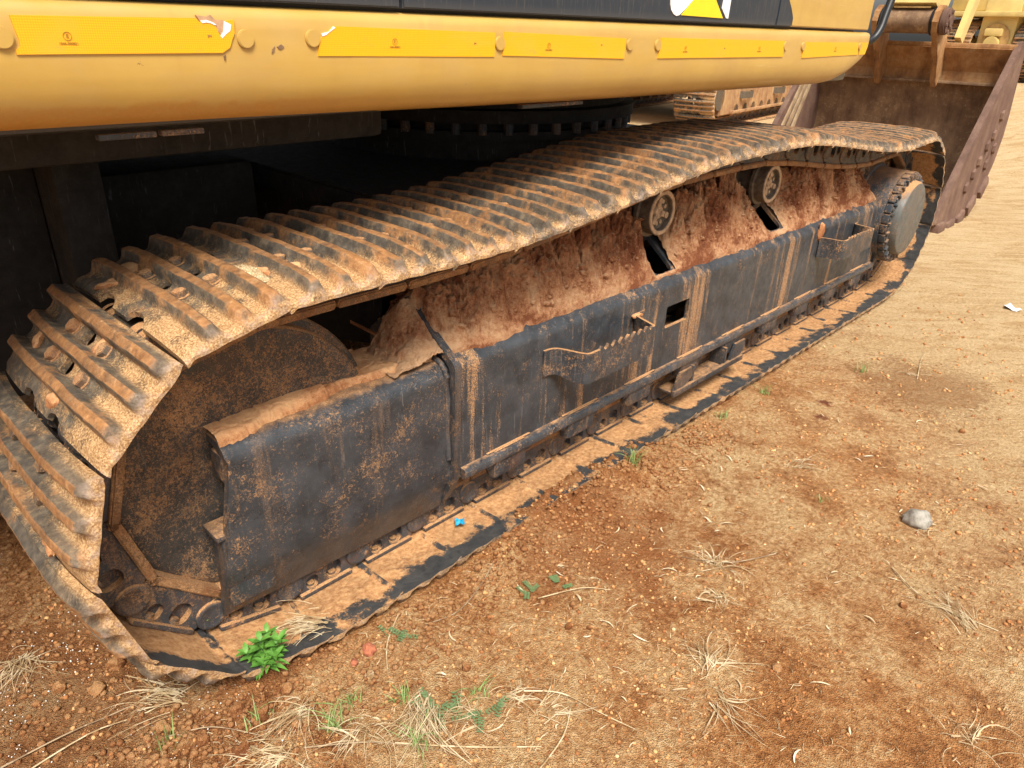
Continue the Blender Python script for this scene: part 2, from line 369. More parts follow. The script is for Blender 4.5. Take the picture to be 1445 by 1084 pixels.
def b_box(bm, x0, x1, y0, y1, z0, z1, bev=0.0, M4=None):
    r = bmesh.ops.create_cube(bm, size=1); vs = r['verts']
    for v in vs: v.co = Vector((x0+(v.co.x+.5)*(x1-x0), y0+(v.co.y+.5)*(y1-y0), z0+(v.co.z+.5)*(z1-z0)))
    if bev:
        es = list({e for v in vs for e in v.link_edges}); r2 = bmesh.ops.bevel(bm, geom=es, offset=bev, segments=2, affect='EDGES', profile=.6)
        vs = list(set(r2['verts']) | {v for v in vs if v.is_valid})
    if M4 is not None:
        for v in vs: v.co = M4 @ v.co
def b_cyl(bm, c, axis, r, h, seg=24, r2=None, bev=0.0):
    """cylinder from c along axis for length h"""
    a = Vector(axis).normalized(); q = Vector((0, 0, 1)).rotation_difference(a).to_matrix().to_4x4()
    Mx = Matrix.Translation(Vector(c)+a*h/2) @ q
    r_ = bmesh.ops.create_cone(bm, cap_ends=True, segments=seg, radius1=r, radius2=r if r2 is None else r2, depth=h, matrix=Mx)
    if bev:
        es = [e for e in {e for v in r_['verts'] for e in v.link_edges} if len(e.link_faces) == 2 and any(len(f.verts) > 4 for f in e.link_faces)]
        bmesh.ops.bevel(bm, geom=es, offset=bev, segments=2, affect='EDGES')
def b_prism(bm, pts, y0, y1, ax='y', bev=0.0):
    """closed outline pts (a,b) extruded; ax y: (x,z); ax x: (y,z); ax z: (x,y)"""
    def P(a, b, t): return (a, t, b) if ax == 'y' else ((t, a, b) if ax == 'x' else (a, b, t))
    A = [bm.verts.new(P(a, b, y0)) for a, b in pts]; B = [bm.verts.new(P(a, b, y1)) for a, b in pts]
    f = [bm.faces.new(A), bm.faces.new(B[::-1])]
    for i in range(len(pts)): f.append(bm.faces.new((A[i], B[i], B[(i+1) % len(pts)], A[(i+1) % len(pts)])))
    if bev:
        es = list({e for e in f[0].edges} | {e for e in f[1].edges}); bmesh.ops.bevel(bm, geom=es, offset=bev, segments=2, affect='EDGES')
def b_lathe(bm, prof, c, seg=64):
    """profile (y, r) revolved about the y axis through c=(x,z)"""
    rings = []
    for y, r in prof:
        if r < 1e-6: rings.append([bm.verts.new((c[0], y, c[1]))]); continue
        rings.append([bm.verts.new((c[0]+r*math.cos(2*math.pi*k/seg), y, c[1]+r*math.sin(2*math.pi*k/seg))) for k in range(seg)])
    for a, b in zip(rings, rings[1:]):
        for k in range(seg):
            j = (k+1) % seg
            if len(a) == 1: bm.faces.new((a[0], b[k], b[j]))
            elif len(b) == 1: bm.faces.new((a[k], a[j], b[0]))
            else: bm.faces.new((a[k], a[j], b[j], b[k]))
def b_sweep(bm, prof, path, closed_prof=False):
    """prof list of (a,b) offsets, path list of 4x4 frames: a along frame X, b along frame Y"""
    rows = [[bm.verts.new(F @ Vector((a, b, 0))) for a, b in prof] for F in path]
    n = len(prof)
    for r1, r2 in zip(rows, rows[1:]):
        for i in range(n if closed_prof else n-1): bm.faces.new((r1[i], r1[(i+1) % n], r2[(i+1) % n], r2[i]))
    if closed_prof: bm.faces.new(rows[0][::-1]); bm.faces.new(rows[-1])
def tube_pts(bm, pts, rad, seg=8):
    pts = [Vector(p) for p in pts]; rows = []
    for i, p in enumerate(pts):
        d = (pts[min(i+1, len(pts)-1)]-pts[max(i-1, 0)]).normalized(); a = d.orthogonal().normalized() if i == 0 else (a-d*a.dot(d)).normalized(); b = d.cross(a)
        r = rad[i] if isinstance(rad, (list, tuple)) else rad
        rows.append([bm.verts.new(p+r*(a*math.cos(2*math.pi*k/seg)+b*math.sin(2*math.pi*k/seg))) for k in range(seg)])
    for r1, r2 in zip(rows, rows[1:]):
        for k in range(seg): bm.faces.new((r1[k], r1[(k+1) % seg], r2[(k+1) % seg], r2[k]))
    bm.faces.new(rows[0][::-1]); bm.faces.new(rows[-1])
def boolean(me, cutters, name, smooth=35):
    o = link('tmp', me); cs = []
    for c in cutters:
        k = link('tmpc', c); cs.append(k); md = o.modifiers.new('b', 'BOOLEAN'); md.object = k; md.operation = 'DIFFERENCE'; md.solver = 'EXACT'
    dg = bpy.context.evaluated_depsgraph_get(); dg.update()
    r = bpy.data.meshes.new_from_object(o.evaluated_get(dg)); r.name = name
    for k in cs+[o]: bpy.data.objects.remove(k)
    finish(r, smooth); return r
def bmk(fn, mat, smooth=35, name='m'):
    bm = bmesh.new(); fn(bm); return bm_mesh(name, bm, mat, smooth)
def rrect(x0, x1, z0, z1, r, n=5):
    o = []
    for cx, cz, a in ((x1-r, z1-r, 0), (x0+r, z1-r, 90), (x0+r, z0+r, 180), (x1-r, z0+r, 270)):
        for k in range(n+1): t = R(a+90*k/n); o.append((cx+r*math.cos(t), cz+r*math.sin(t)))
    return o
# ================================================================== TRACK
PITCH = .2159
def lump_mesh(name, mat, seed, sub=2, amp_=.35):
    bm = bmesh.new(); bmesh.ops.create_icosphere(bm, subdivisions=sub, radius=1)
    co = np.array([v.co[:] for v in bm.verts]); d = 1+amp_*fbm(co[:, 0]+seed*3.1, co[:, 1], co[:, 2], 1.4, 3, seed)+.12*fbm(co[:, 0], co[:, 1]+seed, co[:, 2], 5, 2, seed)
    for v, k in zip(bm.verts, d): v.co = v.co*float(k)
    return bm_mesh(name, bm, mat, 30 if sub < 3 else 50)
LUMP = [lump_mesh('lump', 'crust', k, 3, .5) for k in range(4)]
def shoe_grid(seed):
    s = np.array(sorted(set([-.120, -.116, -.112, -.108, -.103, -.095, -.086] +
        [c+d for c in (-.052, .018, .088) for d in (-.026, -.021, -.016, -.011, -.0075, -.004, 0, .004, .0075, .011, .016, .021, .026)] + [-.017, .053, -.078])))
    y = np.concatenate([np.array([0, .004, .010, .018, .028, .040, .055]), np.linspace(.075, .525, 19), np.array([.545, .56, .572, .582, .590, .596, .6])])
    S, Y = np.meshgrid(s, y, indexing='ij')
    wob = .0014*fbm(S*0+seed, Y, None, 11, 3, seed)
    rid = np.zeros_like(S)
    for c, hh in ((-.052, .025), (.018, .024), (.088, .026)):
        rid = np.maximum(rid, hh*(1-sst(.0085, .0225, np.abs(S-c+wob)))+.0035*(1-sst(.018, .036, np.abs(S-c))))
    e = np.minimum(Y, .6-Y)
    rid = rid*(.38+.62*sst(0.0, .020, e+.006*fbm(S, Y*0, None, 30, 2, seed+5)))
    wear = .0022*fbm(S, Y, None, 40, 4, seed+9)
    lip = -.009*sst(-.100, -.120, S) + .004*sst(.098, .112, S)
    bend = -.016*(np.clip((np.abs(Y-.3)-.10)/.20, 0, 1))**2
    T = .0125 + rid + wear*(rid > .004) + .0008*fbm(S, Y, None, 60, 2, seed) + lip + bend
    T = T - .006*sst(.010, 0.0, e)
    B = lip + bend
    # scalloped outer ends
    Y2 = Y.copy(); k = np.where(Y < .3, -1, 1)
    Y2 += k*sst(.03, 0, e)*(.0018*np.cos(S*2*np.pi/.072)+.0028*fbm(S, Y*0, None, 25, 3, seed+3))
    n, m_ = S.shape
    top = np.stack([S, Y2, T], -1).reshape(-1, 3); bot = np.stack([S, Y2, B], -1).reshape(-1, 3)
    i = np.arange(n*m_).reshape(n, m_); o = n*m_
    q = [np.stack([i[:-1, :-1], i[1:, :-1], i[1:, 1:], i[:-1, 1:]], -1).reshape(-1, 4),
         np.stack([i[:-1, :-1], i[:-1, 1:], i[1:, 1:], i[1:, :-1]], -1).reshape(-1, 4)+o]
    def side(a): return np.stack([a[:-1], a[1:], a[1:]+o, a[:-1]+o], -1)
    q += [side(i[0, :])[:, ::-1], side(i[-1, :]), side(i[:, 0]), side(i[:, -1])[:, ::-1]]
    return np.concatenate([top, bot]), np.concatenate(q)
def make_shoe(name, seed, holes, mat='shoe'):
    v, q = shoe_grid(seed); me = mesh(name, v, [tuple(int(k) for k in f) for f in q], mat)
    bm = bmesh.new(); bm.from_mesh(me); bmesh.ops.recalc_face_normals(bm, faces=bm.faces); bm.to_mesh(me); bm.free(); finish(me, 40)
    cut = []
    if holes >= 1:
        for x in ((-.017, .053) if holes > 1 else (.053,)):
            cut.append(bmk(lambda bm: b_prism(bm, [(x+a, .305+b) for a, b in rrect(-.019, .019, -.022, .022, .009, 3)], -.05, .08, 'z'), mat))
        for yy in (.225, .375):
            cut.append(bmk(lambda bm: b_prism(bm, [(-.125+.026*math.sin(t), yy+.042*math.cos(t)) for t in np.linspace(0, 2*math.pi, 20, endpoint=False)], -.05, .08, 'z'), mat))
        me = boolean(me, cut, name, 40)
    return me
SH = {'open': [make_shoe('shoe_open', 3, 2), make_shoe('shoe_open', 11, 2)], 'full': [make_shoe('shoe', k, 0) for k in (5, 8, 21, 34)]}
SH2 = [make_shoe('shoe_b', k, 1, 'shoe2') for k in (6, 9)]
def f_bolt(bm):
    b_cyl(bm, (0, 0, 0), (0, 0, 1), .0215, .004, 16); b_cyl(bm, (0, 0, .003), (0, 0, 1), .0165, .0125, 6, .0155, .0015)
BOLT = bmk(f_bolt, 'bolt', 40, 'bolt')
def f_nut(bm): b_cyl(bm, (0, 0, 0), (0, 0, 1), .019, .018, 6, None, .002); b_cyl(bm, (0, 0, .018), (0, 0, 1), .011, .008, 10)
NUT = bmk(f_nut, 'bolt', 40, 'nut')
def make_link(name, flip=False):
    # body side plate with one window, pin bosses at both ends
    out = [(-.100, -.020), (-.082, -.046), (.098, -.046), (.126, -.032), (.140, -.004), (.134, .020), (.112, .034), (.084, .036), (.070, .053), (-.080, .053), (-.094, .040), (-.082, .016)]
    body = bmk(lambda bm: b_prism(bm, out, .194, .219, 'y', .003), 'link')
    cut = [bmk(lambda bm: b_prism(bm, rrect(-.052, -.002, -.016, .040, .021), .15, .25), 'link'), bmk(lambda bm: b_prism(bm, rrect(.022, .060, -.002, .040, .016), .15, .25), 'link')]
    body = boolean(body, cut, name)
    bm = bmesh.new(); bm.from_mesh(body)
    b_lathe(bm, [(.1865, 0), (.1865, .026), (.1855, .028), (.1855, .033), (.1885, .0375), (.196, .040), (.21, .041)], (PITCH/2, 0), 28)
    b_box(bm, -.080, .082, .213, .225, -.046, .052, .003)
    b_cyl(bm, (-PITCH/2, .222, 0), (0, 1, 0), .040, .03, 24)
    # nut seat foot
    b_box(bm, -.080, .084, .182, .232, .040, .0535, .004)
    bmesh.ops.recalc_face_normals(bm, faces=bm.faces)
    bm.to_mesh(body); bm.free(); finish(body, 35)
    rail = bmk(lambda bm: b_prism(bm, [(-.102, -.046), (-.110, -.056), (-.104, -.068), (.094, -.068), (.102, -.058), (.098, -.046)], .184, .234, 'y', .004), 'rail_dust', 35, 'rail')
    if flip:
        for me in (body, rail):
            bm = bmesh.new(); bm.from_mesh(me)
            for v in bm.verts: v.co.y = .6-v.co.y
            bmesh.ops.reverse_faces(bm, faces=bm.faces); bm.to_mesh(me); bm.free()
    return body, rail
LINK_A, LINK_B = make_link('link'), make_link('link', True)
BUSH = bmk(lambda bm: (b_cyl(bm, (PITCH/2, .219, 0), (0, 1, 0), .030, .162, 20)), 'roller', 35, 'bushing')
IC = (.085, .487); SC_Z = .50; RP = .403
TOP = [(.085, .890), (.30, .893), (.55, .892), (.81, .900), (1.12, .928), (1.454, .968), (1.72, 1.000), (1.95, 1.008), (2.2, 1.012), (2.42, 1.012), (2.58, 1.000), (2.80, .978), (3.0, .950), (3.25, .918), (3.50, .893), (3.72, .880), (3.9, .884), (4.05, .898)]
def track_path(sx):
    pts = []
    for x in np.linspace(3.994, IC[0]+.001, 60): pts.append((x, .084))
    for t in np.linspace(-90, -270, 80)[1:]: pts.append((IC[0]+RP*math.cos(R(t)), IC[1]+RP*math.sin(R(t))))
    # catmull rom over the sagging upper run
    P = [np.array(p) for p in TOP]+[np.array((sx, SC_Z+.405))]
    for i in range(len(P)-1):
        p0 = P[max(i-1, 0)]; p1 = P[i]; p2 = P[i+1]; p3 = P[min(i+2, len(P)-1)]
        for t in np.linspace(0, 1, 8)[1:]:
            pts.append(tuple(.5*((2*p1)+(p2-p0)*t+(2*p0-5*p1+4*p2-p3)*t*t+(-p0+3*p1-3*p2+p3)*t**3)))
    for t in np.linspace(90, -90, 80)[1:]: pts.append((sx+.405*math.cos(R(t)), SC_Z+.405*math.sin(R(t))))
    pts.append((3.994, .084)); return np.array(pts)
def walk(pts):
    P = [pts[0]]; i = 0; seg = 0
    cur = pts[0]
    while True:
        j = i
        while j < len(pts)-1 and np.hypot(*(pts[j+1]-cur)) < PITCH: j += 1
        if j >= len(pts)-1: break
        a, b = pts[j], pts[j+1]; d = b-a; f = a-cur
        A = d@d; B = 2*f@d; C_ = f@f-PITCH**2; disc = max(B*B-4*A*C_, 0); t = (-B+math.sqrt(disc))/(2*A)
        cur = a+d*min(max(t, 0), 1); P.append(cur); i = j
    return P, np.hypot(*(pts[-1]-cur))
best = None
for sx in np.linspace(4.09, 4.22, 53):
    P, gap = walk(track_path(sx)); e = min(abs(gap-PITCH), abs(gap))
    if best is None or e < best[0]: best = (e, sx, P, gap)
_, SX, PINS, GAP = best
if GAP > PITCH*.6: PINS = PINS+[PINS[0]]
else: PINS = PINS[:-1]+[PINS[0]]
print('pins', len(PINS), 'sprocket x', SX, 'gap', best[0])
def build_track(parent, y0=0.0, detail=True, shoes=None, ysc=1.0, pre=Matrix.Identity(4)):
    for i in range(len(PINS)-1):
        a, b = PINS[i], PINS[i+1]; t = Vector((b[0]-a[0], 0, b[1]-a[1])).normalized(); zz = t.cross(Vector((0, 1, 0)))
        mid = Vector(((a[0]+b[0])/2, y0, (a[1]+b[1])/2))
        F = Matrix((t, Vector((0, 1, 0)), zz)).transposed().to_4x4(); F.translation = mid
        F = pre @ F
        S = F @ Matrix.Translation((0, 0, .055)) @ Matrix.Diagonal((1, ysc, 1, 1))
        front = mid.x < .34 and mid.z > .3
        me = (shoes[i % len(shoes)] if shoes else (SH['open'][i % 2] if front else SH['full'][(i*7) % 4]))
        so = link('track_shoe', me, parent, S)
        on_ground = mid.z < .12
        if detail and front:
            for q in range(3):
                a_, b_ = random.choice((-.017, .053, -.08)), random.uniform(.10, .50)
                link('clay_lump', LUMP[(i+q) % 4], so, Matrix.Translation((a_, b_, .013)) @ Matrix.Rotation(q*2.1+i, 4, 'Z') @ Matrix.Diagonal((random.uniform(.012, .022), random.uniform(.020, .05), random.uniform(.006, .012), 1)))
        if detail and not (on_ground):
            for sx_ in (-.017, .053):
                for yy in (.215, .385): link('shoe_bolt', BOLT, so, Matrix.Translation((sx_, yy+random.uniform(-.003, .003), .0125-.016*max(0, (abs(yy-.3)-.1)/.2)**2)) @ Matrix.Rotation(random.random(), 4, 'Z'))
        for (bd, rl) in ((LINK_A, LINK_B) if detail or True else ()):
            lo = link('track_link', bd, parent, F @ Matrix.Translation((0, .3*(ysc-1), 0))); link('link_rail', rl, lo)
            if detail and bd is LINK_A[0] and (mid.z < .5 and mid.x < 4.3):
                for sx_ in (-.027, .041): link('nut', NUT, lo, Matrix.Translation((sx_, .207, .053)) @ Matrix.Rotation(math.pi, 4, 'X'))
        if detail: link('track_bushing', BUSH, parent, F)

# ================================================================== EXCAVATOR
EX = empty('excavator', (2.1, 1.6, 0), 'yellow and black crawler excavator up close, its near track caked in red clay', 'excavator')
EXI = Matrix.Translation((-2.1, -1.6, 0))
# world-coordinate children of the excavator root
def epart(name, me, mw=None, parent=None, **k):
    if parent is None: return link(name, me, EX, EXI @ (mw if mw is not None else Matrix.Identity(4)), **k)
    return link(name, me, parent, mw if mw is not None else Matrix.Identity(4), **k)
build_track(EX, 0.0, True, pre=EXI)
build_track(EX, 2.6, False, pre=EXI)

# ---- track frame (thick folded plate), window and roof slots cut through
def arc2(cx, cy, r, a0, a1, n): return [(cx+r*math.cos(R(a0+(a1-a0)*k/n)), cy+r*math.sin(R(a0+(a1-a0)*k/n))) for k in range(n+1)]
def shell_profile(t=0.0):
    # outer line from bottom of near face over the roof to the far face; t = inward offset
    near = [(.120+t, .226), (.120+t, .575)]
    bend = arc2(.156, .575, .036-t*.9, 180, 126, 5)[1:]
    roof = [(.300, .737-t*1.2)]
    l = near+bend+roof
    return l+[(.6-a, b) for a, b in l[:-1]][::-1]
def f_frame(bm):
    o = shell_profile(); i = shell_profile(.016)
    prof = o+i[::-1]
    xs = np.linspace(.645, 3.95, 24); rows = [[bm.verts.new((x, a, b)) for a, b in prof] for x in xs]; n = len(prof)
    for r1, r2 in zip(rows, rows[1:]):
        for k in range(n): bm.faces.new((r1[k], r1[(k+1) % n], r2[(k+1) % n], r2[k]))
    for row in (rows[0], rows[-1]):
        h = len(o)
        for k in range(h-1): bm.faces.new((row[k], row[k+1], row[n-2-k], row[n-1-k]))
fr = bmk(f_frame, 'black', 30, 'track_frame')
cuts = [bmk(lambda bm: b_prism(bm, rrect(1.712, 1.874, .420, .508, .008, 3), .05, .2), 'black'),
        bmk(lambda bm: b_prism(bm, [(x, y) for x, y in rrect(1.675, 1.795, .165, .325, .028, 4)], .55, .9, 'z'), 'black'),
        bmk(lambda bm: b_prism(bm, [(x, y) for x, y in rrect(2.600, 2.735, .178, .325, .030, 4)], .55, .9, 'z'), 'black')]
fr = boolean(fr, cuts, 'track_frame', 30)
FRAME = epart('track_frame', fr)
# far track frame: same folded plate without the openings
fr2 = bmk(f_frame, 'black', 30, 'track_frame')
epart('track_frame', fr2, Matrix.Translation((0, 2.6, 0)))
# inner dark lining (tensioner tube) seen through the openings
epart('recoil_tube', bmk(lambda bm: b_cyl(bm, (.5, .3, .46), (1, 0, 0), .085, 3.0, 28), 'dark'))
def f_rail(bm):
    pr = [(.121, .222), (.104, .222), (.097, .227), (.096, .247), (.102, .254), (.121, .257)]
    b_sweep(bm, pr, [Matrix(((0, 0, 1, x), (1, 0, 0, 0), (0, 1, 0, 0), (0, 0, 0, 1))) for x in np.linspace(.655, 3.925, 40)], True)
epart('frame_rail', bmk(f_rail, 'guard', 50), parent=FRAME)
epart('frame_rail', bmk(f_rail, 'black', 50), Matrix(((1, 0, 0, 0), (0, -1, 0, .6), (0, 0, 1, 0), (0, 0, 0, 1))), parent=FRAME)
# raised flanges at both ends
def f_flange(x0, x1, g, zlow):
    def f(bm):
        o = [(a-g if a < .3 else a+g, b+g*.8) for a, b in shell_profile()]; i = shell_profile(.006)
        if zlow < .19: o = [(.168, .128), (.130, .190), (.112, .236)]+o[1:]; i = [(.184, .140), (.150, .200), (.138, .240)]+i[1:]
        else: o[0] = (o[0][0], zlow); i[0] = (i[0][0], zlow)
        o[-1] = (o[-1][0], zlow); i[-1] = (i[-1][0], zlow)
        n = len(o)
        b_ = [[bm.verts.new((x, a, b)) for a, b in pr] for x in (x0, x1) for pr in (o, i)]
        oA, iA, oB, iB = b_
        for k in range(n-1):
            bm.faces.new((oA[k], oA[k+1], oB[k+1], oB[k])); bm.faces.new((iA[k], iB[k], iB[k+1], iA[k+1]))
            bm.faces.new((oA[k], iA[k], iA[k+1], oA[k+1])); bm.faces.new((oB[k], oB[k+1], iB[k+1], iB[k]))
        for e in (0, n-1): bm.faces.new((oA[e], oB[e], iB[e], iA[e]))
        es = [e for e in bm.edges if abs(e.verts[0].co.x-e.verts[1].co.x) < 1e-6 and len(e.link_faces) == 2 and e.calc_face_angle(0) > .8]
        bmesh.ops.bevel(bm, geom=es, offset=.004, segments=2, affect='EDGES')
    return f
epart('end_flange', bmk(f_flange(.622, .646, .016, .150), 'guard', 50), parent=FRAME)
epart('end_flange', bmk(f_flange(3.948, 3.972, .012, .196), 'black', 50), parent=FRAME)
epart('end_plate', bmk(lambda bm: b_prism(bm, shell_profile(.012), 3.952, 3.962, 'x'), 'black'), parent=FRAME)
epart('end_plate', bmk(lambda bm: b_prism(bm, shell_profile(.012), .628, .638, 'x'), 'black'), parent=FRAME)

# ---- idler yoke guard in front
def guard_prof():
    return [(.345, .603), (.19, .604)]+arc2(.176, .556, .048, 90, 180, 8)+[(.127, .50), (.124, .40), (.125, .30), (.129, .262), (.136, .236), (.147, .205), (.166, .155), (.180, .118)]
def f_guard(bm):
    pr = guard_prof(); t = .020; n = len(pr)
    inn = []
    for k, (a, b) in enumerate(pr):
        p0 = pr[max(k-1, 0)]; p1 = pr[min(k+1, n-1)]; d = Vector((p1[0]-p0[0], p1[1]-p0[1])).normalized(); inn.append((a-d.y*t*1, b+d.x*t))
    full = pr+inn[::-1]
    rows = []
    for u in np.linspace(0, 1, 22):
        row = []
        for k, (a, b) in enumerate(full):
            x0 = -.028-.052*sst(.60, .18, np.array(b)) if a < .2 else -.018-.0*a
            x0 = float(x0)+.006*float(fbm(b*1.0, a*1.0, None, 22, 3, 4)) + (0 if a < .2 else (.345-a)*-.04)
            x = x0+(.622-x0)*u
            d = .004*float(fbm(x, b, None, 3, 3, 12)); lowz = .012*u if b < .25 else 0
            row.append(bm.verts.new((x, a+d-.003*math.sin(u*3.1), b-lowz)))
        rows.append(row)
    m_ = len(full)
    for r1, r2 in zip(rows, rows[1:]):
        for k in range(m_): bm.faces.new((r1[k], r1[(k+1) % m_], r2[(k+1) % m_], r2[k]))
    for row in (rows[0], rows[-1]):
        for k in range(n-1): bm.faces.new((row[k], row[k+1], row[m_-2-k], row[m_-1-k]))
GUARD = epart('idler_guard', bmk(f_guard, 'guard', 40))
# cross plate behind the idler with the curved cut edge, and weld beads
def f_cross(bm):
    ed = [(.622, .60), (.615, .44), (.60, .375), (.575, .348), (.54, .338), (.43, .338), (.41, .300), (.622, .300)]
    b_prism(bm, ed, .585, .602, 'z', .003)
epart('guard_web', bmk(f_cross, 'crust', 40), parent=GUARD)
epart('guard_bracket', bmk(lambda bm: b_box(bm, -.066, .05, .140, .205, .165, .365, .006), 'guard', 40), parent=GUARD)
epart('guard_bracket', bmk(lambda bm: b_box(bm, -.078, .05, .136, .212, .3655, .380, .004), 'guard', 40), parent=GUARD)
epart('guard_bracket', bmk(lambda bm: b_box(bm, -.034, .20, .150, .205, .50, .575, .01), 'guard', 40), parent=GUARD)
def f_weld(bm):
    pts = [(.612, a+.002, b+.004) for a, b in guard_prof()[1:14]]; tube_pts(bm, [(x, a+.004*math.sin(i*3.), b) for i, (x, a, b) in enumerate(pts)], .009, 8)
epart('weld_bead', bmk(f_weld, 'guard', 60), parent=GUARD)
# dried clay crust lying on the guard top
n1, n2 = 300, 90
X, V = np.meshgrid(np.linspace(-.030, .615, n1), np.linspace(0, 1, n2), indexing='ij')
edge = .172-.028*fbm(X, X*0, None, 9, 5, 2, .65)-.02*sst(.25, .0, X)+.028*sst(.12, .5, X)-.02*sst(.5, .62, X)
Y = edge+(.352-edge)*V
base = np.where(Y > .176, .604, .556+np.sqrt(np.clip(.048**2-(np.clip(.176-Y, 0, .048))**2, 0, 1)))
crk = np.minimum(np.abs(fbm(X, Y, None, 14, 3, 7)), .06)/.06
T = (.003+.011*sst(0, .10, V)+.010*fbm(X, Y, None, 16, 5, 3)*sst(0, .2, V)+.0035*crk)*sst(0, .04, V+.001)*sst(1.0, .985, V) - .004*(V < .001) - .004*(V > .999)
T = T+.006*(np.floor(2.3*fbm(X, Y, None, 5, 2, 31)+.5) > 0)*sst(.05, .15, V)
Z = base+T
epart('clay_crust', grid_mesh('crust', X, Y, Z, 'crust'), parent=GUARD)

# ---- clay piled on the frame roof
def roofz(y): 
    y = np.asarray(y); yy = np.where(y > .3, .6-y, y)
    s_ = .6045+.7236*(yy-.127)*1.0
    r = np.where(yy < .137, .575+np.sqrt(np.clip(.036**2-(.156-np.clip(yy, .12, .156))**2, 0, 1)), .6045+(.737-.6045)*(yy-.135)/.165)
    return r
n1, n2 = 1150, 150
X, V = np.meshgrid(np.linspace(.45, 3.945, n1), np.linspace(0, 1, n2), indexing='ij')
X0 = X.copy()
low = .146-.016*fbm(X, X*0, None, 6, 4, 5, .65); ns0 = fbm(X, X*0, None, 12, 4, 6, .65)
low = np.where(X < .63, .150+.004*ns0, low)
Y = low+(.50-low)*V
px_ = [.50, .60, .66, .74, .9, 1.15, 1.35, 1.52, 1.62, 1.665, 1.80, 1.83, 1.95, 2.10, 2.2, 2.28, 2.40, 2.5, 2.58, 2.74, 2.80, 2.95, 3.1, 3.3, 3.5, 3.7, 3.86, 3.95]
pz_ = [.63, .70, .76, .815, .835, .84, .865, .875, .845, .745, .745, .775, .85, .895, .87, .905, .865, .80, .742, .742, .80, .855, .875, .855, .835, .80, .765, .735]
topz = np.interp(X+.03*fbm(X, Y, None, 5, 3, 40), px_, pz_)
base = roofz(Y)
amp = np.clip(topz-.737, 0, .2)
prof = sst(.128, .255, Y)
ns = fbm(X, Y, None, 9, 6, 1, .6); rg = 1-2*np.abs(fbm(X*1.0, Y*.55, None, 15, 5, 8, .6)); fi = fbm(X, Y, None, 60, 4, 14, .65)
clum = 1-np.abs(fbm(X, Y, None, 26, 4, 33, .6))*2
T = .004+amp*prof*(1.0+.30*ns)+(.014+.50*amp)*prof*(rg-.3)*.85+.012*sst(.14, .2, Y)*ns+(.006+.13*amp)*fi*prof*1.6+(.004+.30*amp)*prof*(clum-.6)
dr = fbm(X*1.0, Y*.2, None, 24, 4, 18, .6); T = T-.20*np.clip(amp, .0, .12)*prof*np.clip(dr, 0, 1)*1.5
slot = np.maximum((1-sst(0, .012, np.maximum(np.abs(X-1.735)-.060, np.abs(Y-.245)-.080)+.004*ns)), (1-sst(0, .012, np.maximum(np.abs(X-2.667)-.0675, np.abs(Y-.2515)-.0735)+.004*ns)))
patch = sst(.30, .42, fbm(X, Y, None, 7, 4, 77)+.22*sst(.2, .14, Y)-.5*prof*(amp > .03))
T = T*(1-patch*.9)-.004*patch*sst(.17, .14, Y)
T = np.where(V < .004, -.004, T)
Z = base+T
X = X+prof*.012*fbm(X, Y, None, 30, 4, 61, .6)*(amp > .02)*(V > .02); Y = Y-prof*(.022*fbm(X, Y, None, 20, 4, 62, .6)+.014*rg)*np.clip(amp*12, 0, 1)*(X0 > .66)*(X0 < 3.9)
rr_ = .004+np.clip(.012*ns+.010*fi+.012*rg, -.003, .04)*sst(.42, .5, X)
Z = np.where(X < .622, .604+(roofz(Y)-.604+.006)*sst(.47, .615, X)+rr_, Z)
cutc = (X < .628) & (Y > .336+np.maximum(0, X-.55)*.85+.004*ns)
keep = (slot < .5) & (~cutc)
CLAY = epart('packed_clay', grid_mesh('clay', X, Y, Z, 'mud', True, keep), parent=FRAME)
# loose lumps in the clay
CLOD = [lump_mesh('clod', 'clod', k+9, 2, .5) for k in range(4)]
rs = np.random.RandomState(4)
def scatter_mesh(bases, P, S, rs, flat=.75):
    """many small lumps joined in one mesh. P (n,3), S (n,)"""
    vs, fs, off = [], [], 0
    B = []
    for b in bases:
        co = np.empty(len(b.vertices)*3, np.float32); b.vertices.foreach_get('co', co); fi_ = np.empty(len(b.polygons)*3, np.int32); b.polygons.foreach_get('vertices', fi_); B.append((co.reshape(-1, 3), fi_.reshape(-1, 3)))
    kk = rs.randint(len(B), size=len(P))
    for k in range(len(B)):
        m_ = np.where(kk == k)[0]; co, fa = B[k]
        if len(m_) == 0: continue
        q = rs.normal(size=(len(m_), 4)); q /= np.linalg.norm(q, axis=1)[:, None]; w, x, y, z = q.T
        Rm = np.stack([1-2*(y*y+z*z), 2*(x*y-z*w), 2*(x*z+y*w), 2*(x*y+z*w), 1-2*(x*x+z*z), 2*(y*z-x*w), 2*(x*z-y*w), 2*(y*z+x*w), 1-2*(x*x+y*y)], -1).reshape(-1, 3, 3)
        a = np.einsum('nij,vj->nvi', Rm, co)*S[m_][:, None, None]; a[:, :, 2] *= flat; a += P[m_][:, None, :]
        vs.append(a.reshape(-1, 3)); fs.append((fa[None]+(np.arange(len(m_))*len(co))[:, None, None]).reshape(-1, 3)+off); off += len(m_)*len(co)
    return np.concatenate(vs), np.concatenate(fs)
def lowlump(mat, seed):
    bm = bmesh.new(); bmesh.ops.create_icosphere(bm, subdivisions=1, radius=1)
    r_ = np.random.RandomState(seed)
    for v in bm.verts: v.co = v.co*(1+r_.uniform(-.3, .3))
    return bm_mesh('low', bm, mat, None)
LOW = [lowlump('clod', k) for k in range(5)]
n = 4200
ii = rs.randint(0, n1-1, n); jj = (rs.beta(1.3, 1.3, n)*(n2-6)+3).astype(int)
ok = keep[ii, jj] & (T[ii, jj] > .006); ii, jj = ii[ok], jj[ok]
P = np.stack([X[ii, jj], Y[ii, jj], Z[ii, jj]], -1); S = .002+.015*rs.power(.34, len(P))*(T[ii, jj] > .03)
